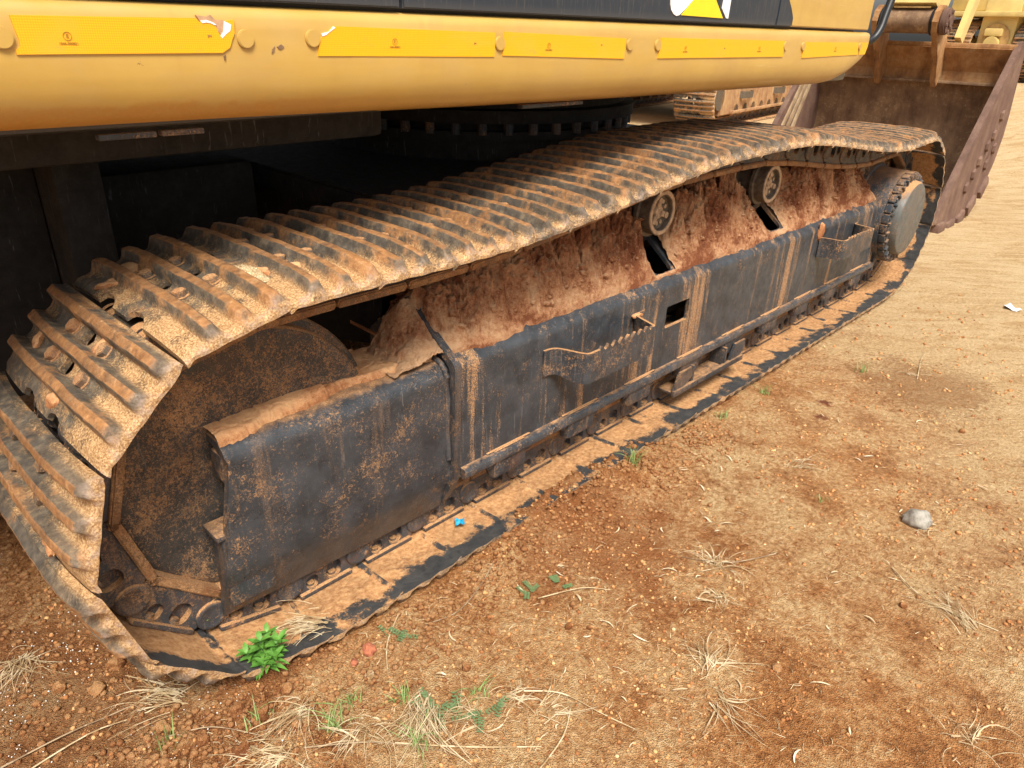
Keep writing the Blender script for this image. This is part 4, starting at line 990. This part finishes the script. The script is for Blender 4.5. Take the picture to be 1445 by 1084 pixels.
#@@PART3
# ================================================================== GROUND
def axis(lo, a, b, hi, st, g=1.12):
    c = list(np.arange(a, b, st)); d = st; x = b
    while x < hi: x += d; d *= g; c.append(x)
    d = st; x = a
    while x > lo: x -= d; d *= g; c.insert(0, x)
    return np.array(c)
def ground_h(x, y):
    h = .010*fbm(x, y, None, .9, 3, 50)+.007*fbm(x, y, None, 3.2, 4, 51)
    near = sst(9, 3, np.hypot(x, y))
    h = h+near*(.0035*fbm(x, y, None, 14, 4, 52, .6)+.0022*(1-2*np.abs(fbm(x, y, None, 34, 3, 53))))
    # crumbly soil pushed against and over the lower shoes
    lump_ = np.clip(fbm(x, y, None, 22, 4, 54, .6)+.1, 0, 1)
    berm = np.exp(-((x-1.12)/.50)**4)*sst(.115, .03, y+.05*fbm(x, y, None, 7, 3, 55))*sst(-.22, -.01, y)*.058
    berm = berm+np.exp(-(((x+.10)/.13)**2+((y-.06)/.10)**2))*.050
    h = h+berm*(.8+.5*lump_)+.020*lump_*np.exp(-((y+.03)/.10)**2)*(x < 1.8)*(x > -.9)*near
    h = h+.012*lump_*sst(.1, -.3, x+.3*y)*near
    under = (sst(-.30, -.14, x)*sst(4.4, 4.25, x)*sst(.0, .035, y)*sst(.64, .60, y))
    h = np.where(under > .5, np.minimum(h, .006+berm), h)
    rise = .82*sst(8.5, 14.0, x)*sst(5.0, 2.9, y)
    return h-.004+rise
gx = axis(-120, -1.15, 3.6, 400, .0095); gy = axis(-120, -1.50, 1.15, 300, .0095)
GX, GY = np.meshgrid(gx, gy, indexing='ij')
link('ground', grid_mesh('ground', GX, GY, ground_h(GX, GY), 'soil'), kind='structure')

# loose gravel, crumbs, flecks
rs = np.random.RandomState(11)
def region(n, seed):
    r_ = np.random.RandomState(seed); P = []
    d = .5+5.2*r_.beta(1.15, 2.2, n); a = r_.uniform(R(0), R(80), n)-R(0)
    a = r_.uniform(R(-8), R(84), n)
    x = -.59+np.cos(a)*d; y = -1.25+np.sin(a)*d
    return x, y
x, y = region(34000, 3)
dens = fbm(x, y, None, 2.2, 3, 60)+.8*fbm(x, y, None, 9, 2, 61)
k = (dens+rs.uniform(-.5, .5, len(x)) > -.05) & ~((x > -.22) & (x < 4.5) & (y > (.05+.0*x)) & (y < .62)) & (x > -.9)
x, y = x[k], y[k]
dd = np.hypot(x+.59, y+1.25)
S = (.0010+.0052*rs.power(.28, len(x)))*(.7+.25*dd)
big_ = rs.uniform(size=len(x)) < .006; S = np.where(big_, S+.004, S)
P = np.stack([x, y, ground_h(x, y)+S*.25], -1)
v, q = scatter_mesh(LOW, P, S, rs); link('gravel', np_mesh('gravel', v, q, 'grit', False), kind='stuff')
# red crumbs along the shoes and in the lower left corner
x = np.concatenate([rs.uniform(-.85, 1.9, 9000), rs.uniform(-.9, -.2, 5000)]); y = np.concatenate([rs.normal(-.06, .11, 9000), rs.uniform(-.1, 1.3, 5000)])
k = ~((x > -.2) & (y > .10)) & ~((x > 1.5) & (y > .0)) & ~((x > .1) & (x < .62) & (y > .0)); x, y = x[k], y[k]
S = .0015+.0085*rs.power(.25, len(x)); S = np.where(rs.uniform(size=len(x)) < .012, S*1.5+.003, S)
P = np.stack([x, y, ground_h(x, y)+S*.3], -1)
v, q = scatter_mesh([lump_mesh('cl', 'clod', k+3, 1, .5) for k in range(4)], P, S, rs); link('soil_crumbs', np_mesh('crumbs', v, q, 'clod', False), kind='stuff')
x = rs.uniform(-.85, .05, 2600); y = -.05+rs.uniform(-.15, 1.1, 2600); k = (fbm(x, y, None, 5, 3, 71)+rs.uniform(-.25, .25, 2600) > .02) & (x+.25*y < -.12); x, y = x[k], y[k]
P = np.stack([x, y, ground_h(x, y)+.004], -1); v, q = scatter_mesh(LOW, P, .0009+.0015*rs.power(.5, len(x)), rs)
link('white_flecks', np_mesh('flecks', v, q, 'fleck', False), kind='stuff')

# ================================================================== LITTER AND PLANTS
def gz(x, y): return float(ground_h(np.array([float(x)]), np.array([float(y)]))[0])
def f_blade(L, w, bend, fold, seg=8):
    def f(bm):
        rows = []
        for i in range(seg+1):
            t = i/seg; ww = w*max(.06, math.sin(math.pi*min(1, t*.93+.07))**.7); a = bend*t
            c = Vector((L*t*math.cos(a*.5), L*t*math.sin(a*.5), .004+.10*L*math.sin(math.pi*t)*fold)); n_ = Vector((-math.sin(a), math.cos(a), 0))
            rows.append([bm.verts.new(c+n_*ww), bm.verts.new(c-Vector((0, 0, ww*.45))), bm.verts.new(c-n_*ww), bm.verts.new(c-Vector((0, 0, ww*.45+.0006)))])
        for r1, r2 in zip(rows, rows[1:]):
            for k in range(4): bm.faces.new((r1[k], r1[(k+1) % 4], r2[(k+1) % 4], r2[k]))
        bm.faces.new(rows[0][::-1]); bm.faces.new(rows[-1])
    return f
LEAVES = [bmk(f_blade(L, w, b, fo), 'deadleaf', 50, 'dry_leaf') for L, w, b, fo in ((.045, .0035, .5, 1.2), (.06, .003, 1.1, .8), (.035, .0045, .2, 1.5), (.05, .0025, -1.3, .5), (.07, .0035, .4, .6), (.03, .003, 2.0, 1))]
r = random.Random(5)
spots = [(.807, -.448), (1.162, -.295), (1.817, -.814), (1.015, -.60), (.95, -.55), (1.04, -.51), (.60, -.42), (.70, -.33), (.49, -.45), (1.35, -.45), (1.50, -.62), (1.62, -.50), (1.30, -.80), (1.22, -.95), (.92, -.95), (1.9, -.72),
         (2.2, -.95), (2.05, -.60), (.52, -.62), (.42, -.70), (.35, -.55), (.26, -.46), (.20, -.40), (1.45, -.28), (1.7, -.25), (2.3, -.35), (2.9, -.40), (3.0, -.62), (2.85, -.75), (3.3, -.9), (.35, -.20), (.62, -.16), (.78, -.20)]
for _ in range(62):
    a = r.uniform(R(8), R(62)); d = r.uniform(.9, 3.4); spots.append((-.59+d*math.cos(a), -1.25+d*math.sin(a)))
for (x, y) in spots:
    if y > -.03 and x > -.2: continue
    thing('dry_leaf', LEAVES[r.randrange(6)], 'narrow bleached dry leaf lying on the orange soil', 'leaf', 'dry leaves scattered over the soil', (x, y, gz(x, y)+.003), (r.uniform(-.15, .15), r.uniform(-.1, .1), r.uniform(0, 6.28)), r.uniform(.40, .90))
def straw_mesh(name, n, L, spread, az, mat, lift=.03, w=.0011, seed=0, seg=7, core=.01, curl=.8):
    rr = random.Random(seed); bm = bmesh.new()
    for q_ in range(n):
        a = az+rr.gauss(0, spread); l = L*rr.uniform(.4, 1.1); b = rr.gauss(0, curl); h = lift*rr.uniform(.1, 1.2)
        x0, y0_ = rr.gauss(0, core), rr.gauss(0, core); pts = []
        for i in range(seg+1):
            t = i/seg; aa = a+b*t; pts.append((x0+l*t*math.cos((a+aa)/2), y0_+l*t*math.sin((a+aa)/2), .002+h*4*t*(1-t)*.6+h*.2))
        ww = w*rr.uniform(.45, 1.2)*(2.2 if q_ % 7 == 0 else 1); tube_pts(bm, pts, [ww*(1-.75*i/seg) for i in range(seg+1)], 4)
    return bm_mesh(name, bm, mat, None)
def grass_mesh(name, n, H, mat, seed=0, splay=.6, w=.0016, core=.012):
    rr = random.Random(seed); bm = bmesh.new()
    for _ in range(n):
        a = rr.uniform(0, 6.28); h = H*rr.uniform(.4, 1.1); s_ = rr.uniform(.1, 1)*splay; x0, y0_ = rr.gauss(0, core), rr.gauss(0, core); rows = []; seg = 6; ww = w*rr.uniform(.7, 1.3)
        for i in range(seg+1):
            t = i/seg; c = Vector((x0+math.cos(a)*h*s_*t*t, y0_+math.sin(a)*h*s_*t*t, h*t*(1-.35*s_*t))); n_ = Vector((-math.sin(a), math.cos(a), 0))*ww*(1-t**2)+Vector((0, 0, 0))
            rows.append((bm.verts.new(c+n_), bm.verts.new(c-n_+Vector((0, 0, .0002)))))
        for r1, r2 in zip(rows, rows[1:]): bm.faces.new((r1[0], r1[1], r2[1], r2[0]))
    return bm_mesh(name, bm, mat, None)
# (x, y, blades, length, spread, azimuth, label)
TUFT = [(.105, .062, 42, .15, .24, 2.75, 'pale fan of dry straw lying on the lowest shoes behind the green weed', .025, .045),
        (.16, -.30, 60, .19, .16, 3.85, 'thick combed bunch of dry grass at the bottom edge, left of centre', .04, 0),
        (-.05, -.10, 34, .15, .5, 3.5, 'loose dry grass below the green weed, beside the track edge', .03, 0),
        (.02, -.26, 30, .13, 1.2, 3.3, 'tangled yellowing grass left of the thick combed bunch', .03, 0),
        (.30, -.42, 26, .10, .6, -.5, 'broad dry blades just right of the thick combed bunch', .02, 0),
        (1.13, -.52, 28, .11, 1.8, .3, 'small star of dry grass in the middle of the bare soil', .02, 0),
        (1.00, -.585, 18, .08, 1.8, 3.6, 'clump of dry leaves and stalks just below the small grass star', .015, 0),
        (.76, -.70, 30, .13, .9, .2, 'wispy tuft of dry grass near the bottom, right of centre', .02, 0),
        (.68, -.78, 18, .16, .5, 4.1, 'long trailing dry stalks below the wispy tuft', .015, 0),
        (1.78, -.90, 14, .10, 1.6, .6, 'few dry stalks around the pale broken stone', .01, 0),
        (1.85, -.43, 22, .12, .7, -.4, 'dry stalks on the soil beyond the grass star, nearer the track', .02, 0),
        (1.40, -1.14, 22, .20, .35, 1.0, 'long dry stalks at the right edge of the ground', .02, 0),
        (1.00, -1.24, 18, .12, 1.3, .8, 'dry tuft at the bottom right corner', .02, 0),
        (.22, -.38, 26, .10, 1.2, 2.6, 'short tangled dry grass just below the thick combed bunch', .02, 0),
        (.36, -.50, 16, .12, .5, -.6, 'thin straggling dry stalks right of the broad dry blades', .012, 0),
        (-.15, -.18, 30, .15, .8, 3.0, 'matted dry grass around the red clods at the bottom left', .02, 0),
        (-.45, .50, 44, .14, .5, 4.2, 'matted grey dry grass left of the front track shoes', .03, 0),
        (-.24, .12, 30, .16, .3, 2.5, 'dry roots and straw tucked under the front lowest shoe', .02, 0),
        (3.05, -.46, 10, .10, 1.8, .0, 'sparse dry stalks beside the dark oil spot', .01, 0)]
for i, (x, y, n, L, sp_, az, lab, lift, dz) in enumerate(TUFT):
    thing('dry_grass_tuft', straw_mesh('straw', int(n*1.25), L*.9, sp_, az, 'straw', lift, seed=i, core=.020, curl=.85), lab, 'dry grass', None, (x, y, (gz(x, y) if not dz else dz)))
GR = [(1.36, -.035, 34, .085, 'green and yellow grass tuft growing against the middle of the track edge', 1.1), (2.89, -.285, 14, .07, 'small green grass tuft beside the dark oil spot', .6), (1.70, -.592, 14, .022, 'tiny bright green sprout left of the pale stone', 1.0),
      (2.33, -.065, 22, .06, 'short green grass along the far half of the track edge', 1.2), (1.98, -.05, 22, .05, 'low green grass at the track edge beyond the middle tuft', 1.3), (-.02, -.20, 30, .07, 'grey green grass at the bottom edge below the weed', 1.3),
      (-.31, .02, 12, .09, 'thin upright green blades at the bottom left', .6), (.09, -.36, 30, .06, 'grey green grass mixed into the thick combed bunch', 1.4), (.14, -.24, 22, .05, 'low grey green grass just above the thick combed bunch', 1.5), (.28, -.36, 18, .045, 'low green grass right of the thick combed bunch', 1.5), (.05, -.16, 18, .05, 'sparse grey green grass below the lowest shoe edge', 1.4),
      (-.14, -.07, 12, .07, 'yellow green sprout at the bottom left between red clods', .8)]
for i, (x, y, n, H, lab, sp_) in enumerate(GR): thing('grass_tuft', grass_mesh('grass', n, H, 'grass', 20+i, sp_), lab, 'grass', None, (x, y, gz(x, y)-.002))
# long single stems
STEMS = [[(-.58, .215), (-.45, .20), (-.34, .185), (-.22, .16), (-.12, .10), (-.02, .0)], [(-.60, .16), (-.42, .165), (-.30, .135), (-.18, .12)], [(.30, -.02), (.21, -.09), (.155, -.165)], [(.62, -.06), (.52, -.10), (.42, -.12), (.33, -.10)],
         [(.36, -.43), (.42, -.50), (.45, -.60), (.47, -.68)], [(.05, -.33), (.16, -.45), (.28, -.56)], [(1.30, -.62), (1.15, -.54), (1.08, -.42)], [(.20, -.60), (.33, -.58), (.42, -.53)], [(3.0, -.50), (3.2, -.45), (3.35, -.42)], [(-.1, -.20), (.02, -.30), (.12, -.42)],
         [(.62, -.24), (.74, -.30), (.80, -.36)], [(1.5, -.9), (1.42, -1.02), (1.44, -1.2)], [(-.30, .03), (-.22, -.02), (-.15, -.10)]]
STL = ['longest dry stalk, crossing the bottom left corner', 'dry stalk lying alongside the longest one at the bottom left', 'straight pale stalk leaning off the lowest track edge near the brick red stone', 'curved dry stalk beside the track edge below the blue wrapper',
       'short stalk trailing right from the broad dry blades at the bottom', 'grey brown twig crossing the soil right of the combed bunch', 'thin twig pointing from the small grass star towards the pale stone', 'low dry stalk near the bottom edge, mid left', 'short pale twig near the dark oil spot on the sand', 'grey twig running below the green weed',
       'fine stalk on the bare soil left of the grass star', 'long curved stalk near the right edge below the pale stone', 'small twig among the red clods at the bottom left']
for i, s_ in enumerate(STEMS):
    c = s_[len(s_)//2]; pts = dense([(a-c[0], b-c[1], gz(a, b)+.006+.004*math.sin(k*2.0)) for k, (a, b) in enumerate(s_)], 5)
    thing('dry_straw', bmk(lambda bm: tube_pts(bm, pts, [.0022*(1-.5*k/len(pts)) for k in range(len(pts))], 6), 'straw' if i % 3 else 'twig', 60), STL[i], 'dry stalk', 'single dry stalks on the soil', (c[0], c[1], 0))
# fine short bits nobody could count
rr = random.Random(9); bm = bmesh.new()
for _ in range(2600):
    a = rr.uniform(R(-4), R(80)); d = .6+3.4*rr.betavariate(1.2, 2); x, y = -.59+d*math.cos(a), -1.25+d*math.sin(a)
    if (x > -.2 and y > -.02) or x < -.8: continue
    if rr.random() > .35+.65*(fbm(np.array([x]), np.array([y]), None, 2.5, 2, 90)[0] > 0): continue
    t = rr.uniform(0, 6.28); l = rr.uniform(.008, .035); b = rr.uniform(-.6, .6); z = gz(x, y)+.002
    tube_pts(bm, [(x, y, z), (x+l*.5*math.cos(t), y+l*.5*math.sin(t), z+.003), (x+l*math.cos(t+b*.5), y+l*math.sin(t+b*.5), z+.001)], [.0008, .0007, .0003], 3)
link('straw_bits', bm_mesh('bits', bm, 'straw', None), kind='stuff')
# leafy plants
def leaf_on(bm, base, d, upv, L, w, seg=5, droop=.25):
    d = Vector(d).normalized(); s_ = d.cross(Vector(upv)).normalized(); n_ = s_.cross(d).normalized(); rows = []
    for i in range(seg+1):
        t = i/seg; c = Vector(base)+d*L*t-Vector((0, 0, droop*L*t*t)); ww = w*math.sin(math.pi*min(1, .06+t*.94))**.8*(1.15-.35*t)+.0001
        rows.append([bm.verts.new(c+s_*ww+n_*ww*.35), bm.verts.new(c), bm.verts.new(c-s_*ww+n_*ww*.35)])
    for r1, r2 in zip(rows, rows[1:]):
        for k in range(2): bm.faces.new((r1[k], r1[k+1], r2[k+1], r2[k]))
def f_weed(part):
    def f(bm):
        rr = random.Random(3)
        for st, (tx, ty, H) in enumerate(((.0, .0, .075), (.035, -.012, .060), (-.03, .01, .05), (.012, -.035, .045), (.03, .03, .055), (-.012, -.03, .035))):
            top = Vector((tx, ty, H))
            if part == 'stem': tube_pts(bm, [(tx*.1, ty*.1, 0), (tx*.6, ty*.6, H*.6), tuple(top)], [.0022, .0016, .001], 6); continue
            for lv in range(6):
                z = .25+.15*lv; b = Vector((tx*z, ty*z, H*z))
                for q in range(3):
                    a = lv*1.1+q*2.09+st; e = .25+.12*lv
                    leaf_on(bm, b, (math.cos(a), math.sin(a), e), (0, 0, 1), .046*(1.05-.08*lv)*rr.uniform(.8, 1.2), .0058*rr.uniform(.8, 1.15))
    return f
W = empty('weed', (-.058, .038, .052), 'bright green leafy weed growing at the front of the lowest track shoe', 'weed')
W.scale = (1.1, 1.1, 1.0); link('foliage', bmk(f_weed('leaf'), 'leaf', 60), W); link('stem', bmk(f_weed('stem'), 'leaf_dark', 60), W)
def f_creep(seed, n, sz):
    def f(bm):
        rr = random.Random(seed)
        for _ in range(n):
            a = rr.uniform(0, 6.28); d = Vector((math.cos(a), math.sin(a), .12)); b = Vector((rr.gauss(0, sz*.4), rr.gauss(0, sz*.4), .006))
            for k in range(6):
                p = b+d*sz*.16*k
                for s_ in (-1, 1): leaf_on(bm, p, (math.cos(a+s_*1.1), math.sin(a+s_*1.1), .15), (0, 0, 1), .0095, .0026, 3, .1)
    return f
for i, (x, y, n, sz, lab) in enumerate(((.255, -.070, 5, .05, 'small creeping plant by the brick red stone'), (.175, -.325, 12, .06, 'green creeper beside the thick combed bunch of dry grass'), (.245, -.41, 7, .05, 'green creeper under the broad dry blades at the bottom'),
                                        (.62, -.20, 4, .035, 'little grey green seedling on the soil left of centre'), (.70, -.24, 3, .03, 'smallest grey green seedling near the middle of the soil'))):
    thing('creeping_plant', bmk(f_creep(i, n, sz), 'leaf_dark', 60), lab, 'plant', None, (x, y, gz(x, y)+.002))
def f_fern(bm):
    for a, L in ((.4, .09), (-.35, .075), (1.3, .05)):
        for k in range(16):
            t = k/15; p = Vector((math.cos(a)*L*t, math.sin(a)*L*t, .012+.015*math.sin(math.pi*t)))
            for s_ in (-1, 1): leaf_on(bm, p, (math.cos(a+s_*1.2), math.sin(a+s_*1.2), .3), (0, 0, 1), .013*(1-.6*t), .0028, 3, .1)
thing('fern', bmk(f_fern, 'fern', 60), 'lime green fern sprig between the lowest shoe and the next one up', 'fern', None, (-.165, .245, .115), (0, 0, -.5))

# stones and rubbish
def rock(name, mat, lab, x, y, s_, seed, cat='stone'):
    me = lump_mesh(name, mat, seed, 3, .42); thing(name, me, lab, cat, None, (x, y, gz(x, y)+s_[2]*.55), (.2, .1, seed), s_)
rock('stone', 'rock', 'pale grey broken stone on the bare soil at the right', 1.80, -.875, (.042, .034, .034), 2)
rock('stone', 'redrock', 'brick red stone beside the near track edge, low left', .165, -.072, (.019, .016, .015), 5)
rock('stone', 'redrock', 'smaller reddish stone next to the brick red one', .118, -.078, (.012, .010, .009), 7)
CLB = ['pale clod at the bottom edge, right of the wispy straw tuft', 'rounder clod beneath the long dry stalks at the right', 'tiny clod touching the one beneath the right hand stalks', 'clod among dry leaves left of the grass star', 'clod on the soil below the brick red stone, to its right', 'small clod left of the pale broken stone',
       'clod on the red soil near the middle grass tuft', 'clod right of the thick combed bunch', 'clod on pale sand beyond the pale broken stone', 'largest clod below the front of the lowest shoes', 'clod left of the largest one at the bottom left', 'clod lowest in the bottom left group', 'clod at the right of the bottom left group', 'clod beside the thin upright green blades',
       'clod by the white flecks, nearest the raised front shoe', 'small clod just under the green weed', 'clod in the grey green grass below the weed', 'brown clod in the dark soil left of the track', 'clod against the matted dry grass at the left', 'biggest clod in the dark soil left of the track']
for i, (x, y, s_) in enumerate(((.88, -.83, .013), (1.35, -.98, .010), (1.42, -1.0, .006), (.60, -.37, .010), (.44, -.24, .011), (1.62, -.70, .010), (1.07, -.20, .011), (.31, -.28, .012), (2.6, -.8, .012), (-.12, -.06, .020), (-.16, -.02, .016), (-.20, -.11, .018), (-.08, -.14, .013), (-.25, -.03, .014), (-.30, .06, .013), (-.05, -.05, .015), (.02, -.09, .012), (-.36, .28, .018), (-.42, .35, .014), (-.30, .33, .02))):
    thing('clod', CLOD[i % 4], CLB[i], 'clod', 'loose clods of earth', (x, y, gz(x, y)+s_*.4), (i, i*2, i*.7), s_)
def f_foil(bm):
    g = [[bm.verts.new((-.02+.04*i/5, -.014+.028*j/4, .004+.006*math.sin(i*1.9+j)+.003*math.cos(j*2.7))) for j in range(5)] for i in range(6)]
    for i in range(5):
        for j in range(4): bm.faces.new((g[i][j], g[i+1][j], g[i+1][j+1], g[i][j+1]))
thing('wrapper', bmk(f_foil, 'blue', 30), 'crumpled blue foil wrapper on a dusty lower track shoe', 'wrapper', None, (.66, .130, .046), (.1, .1, .9))
def f_paper(bm):
    g = [[bm.verts.new((-.06+.12*i/6, -.035+.07*j/4*(1-.5*abs(i-3)/3), .006+.008*math.sin(i*1.3+j))) for j in range(5)] for i in range(7)]
    for i in range(6):
        for j in range(4): bm.faces.new((g[i][j], g[i+1][j], g[i+1][j+1], g[i][j+1]))
thing('paper_scrap', bmk(f_paper, 'white', 30), 'flattened white paper scrap on the pale sand at the right edge', 'paper', None, (4.52, -.555, gz(4.52, -.555)+.004), (0, 0, .8))

# sand heaps on the upper shoes
def heap(lx, ly, h, seed):
    n_ = 60; a, b = np.meshgrid(np.linspace(-1, 1, n_), np.linspace(-1, 1, n_), indexing='ij'); rr_ = np.sqrt(a*a+b*b)
    z = h*(np.clip(1-rr_*(1+.3*fbm(a+seed, b, None, 1.6, 3, seed)), 0, 1)**.75)+.0028*fbm(a, b, None, 26, 2, seed)*(rr_ < .9)-.004*sst(.7, .95, rr_)
    return grid_mesh('heap', a*lx, b*ly, z, 'sand')
for i, (x, y, z, lx, ly, h, rot, lab) in enumerate(((.098, .185, .958, .038, .070, .018, 0, 'heap of loose pale sand on the track nearest the bend over the idler'), (.894, .135, .962, .030, .10, .020, .05, 'heap of loose pale sand on the track shoes above the middle clay'),
        (.93, .26, .968, .020, .05, .012, 0, 'smaller sand heap just behind the middle one on the track'), (1.42, .20, 1.018, .045, .09, .015, .0, 'sand heap on the track just left of the first small roller'),
        (1.30, .40, 1.008, .045, .07, .013, 0, 'thin sand heap in the shade under the body'))):
    thing('sand_heap', heap(lx, ly, h, i), lab, 'sand', None, (x, y, z), (0, 0, rot))

# ================================================================== OTHER MACHINES
def side_frame(parent, pre, mat, mat2):
    link('track_frame', bmk(lambda bm: b_prism(bm, [(.16, .20), (.64, .20), (.64, .200001), (3.95, .20), (3.95, .62), (3.5, .72), (.9, .72), (.55, .62), (.16, .60)], .10, .50, 'y', .02), mat, 30), parent, pre)
    link('frame_rail', bmk(lambda bm: b_box(bm, .6, 3.9, .05, .12, .215, .262, .01), mat, 30), parent, pre)
    for x in (1.2, 2.9): link('foot_step', bmk(lambda bm: strip(bm, smooth_path([(x-.25, .11), (x-.2, .0), (x+.2, .0), (x+.25, .11)]), .45, .56, .012), mat2, 30), parent, pre)
    link('idler', bmk(f_idler, mat2, 30), parent, pre)
    link('idler_hub', bmk(lambda bm: (b_cyl(bm, (IC[0], .10, IC[1]), (0, 1, 0), .20, .15, 32, None, .01)), mat2, 30), parent, pre)
    link('final_drive', bmk(lambda bm: b_lathe(bm, [(.03, 0), (.03, .2), (.06, .24), (.3, .27), (.3, 0)], (SX, SC_Z), 40), mat, 30), parent, pre)
    for x in np.linspace(.86, 3.72, 8): link('track_roller', bmk(lambda bm: b_cyl(bm, (x, .1, .26), (0, 1, 0), .10, .4, 20), mat2, 30), parent, pre)
E2 = empty('excavator', (10.98, 5.10, -.02), 'second crawler excavator parked behind, its muddy track seen beneath the near machine', 'excavator', None, R(7))
for off in (0.0, 2.7):
    pre = Matrix.Translation((0, off, 0)); build_track(E2, 0.0, False, SH2, 1.2, pre); side_frame(E2, pre @ Matrix.Diagonal((1, 1, 1, 1)) , 'brown', 'roller')
link('body_shell', bmk(lambda bm: b_box(bm, -.9, 3.2, .1, 3.2, 1.25, 2.3, .06), 'old_yellow', 30), E2); link('cab', bmk(lambda bm: b_box(bm, -.8, .9, 2.2, 3.15, 2.3, 3.1, .06), 'glass', 30), E2)
link('swing_bearing', bmk(lambda bm: b_cyl(bm, (1.6, 1.65, .8), (0, 0, 1), .75, .5, 48), 'dark', 30), E2)
link('carbody', bmk(lambda bm: b_box(bm, .9, 2.9, .5, 2.8, .5, .85, .04), 'dark', 30), E2)
def yellow_machine(name, loc, rz, lab, hub):
    e = empty(name, loc, lab, 'bulldozer', None, rz)
    for off in (0.0, 1.26):
        pre = Matrix.Translation((0, off, 0)); build_track(e, 0.0, False, SH2, 1.0, pre); side_frame(e, pre, 'mudyellow', 'old_yellow')
    link('hull', bmk(lambda bm: (b_box(bm, -.22, 4.0, .64, 1.22, .12, 1.3, .05)), 'old_yellow', 30), e)
    link('fender', bmk(lambda bm: b_box(bm, -.36, 4.2, -.1, 1.98, 1.02, 1.10, .015), 'old_yellow', 30), e)
    link('body_shell', bmk(lambda bm: b_box(bm, -.20, 3.9, .05, 1.80, 1.10, 2.2, .05), 'old_yellow', 30), e)
    link('hub_cap', bmk(lambda bm: (b_cyl(bm, (-.22, .93, .68), (-1, 0, 0), .24, .05, 28, None, .01)), 'mudyellow', 30), e)
    link('hub', bmk(lambda bm: (b_cyl(bm, (-.27, .93, .60), (-1, 0, 0), .12, .09, 20, None, .01)), 'old_yellow', 30), e)
    link('tow_block', bmk(lambda bm: b_box(bm, -.34, -.2, .80, 1.08, .72, .84, .02), 'old_yellow', 30), e)
    return e
yellow_machine('bulldozer', (15.30, 1.50, .80), R(-8), 'yellow bulldozer behind the bucket, slatted tracks either side of a round hub', True)
TR = empty('truck', (26, 4.0, .7), 'small red and blue truck far behind at the top right corner', 'truck', None, R(100))
link('cab', bmk(lambda bm: b_box(bm, -1.1, 1.1, -1.2, 1.2, .6, 2.6, .1), 'bluepaint', 30), TR); link('bumper', bmk(lambda bm: b_box(bm, -1.15, 1.15, 1.15, 1.4, .5, 1.5, .05), 'red', 30), TR)
for a in (-.95, .95):
    for b in (-.9, .9): link('wheel', bmk(lambda bm: b_cyl(bm, (a-.15, b, .5), (1, 0, 0), .5, .3, 24), 'rubber', 30), TR)
link('windscreen', bmk(lambda bm: b_box(bm, -.95, .95, 1.19, 1.23, 1.7, 2.45, .02), 'glass', 30), TR)
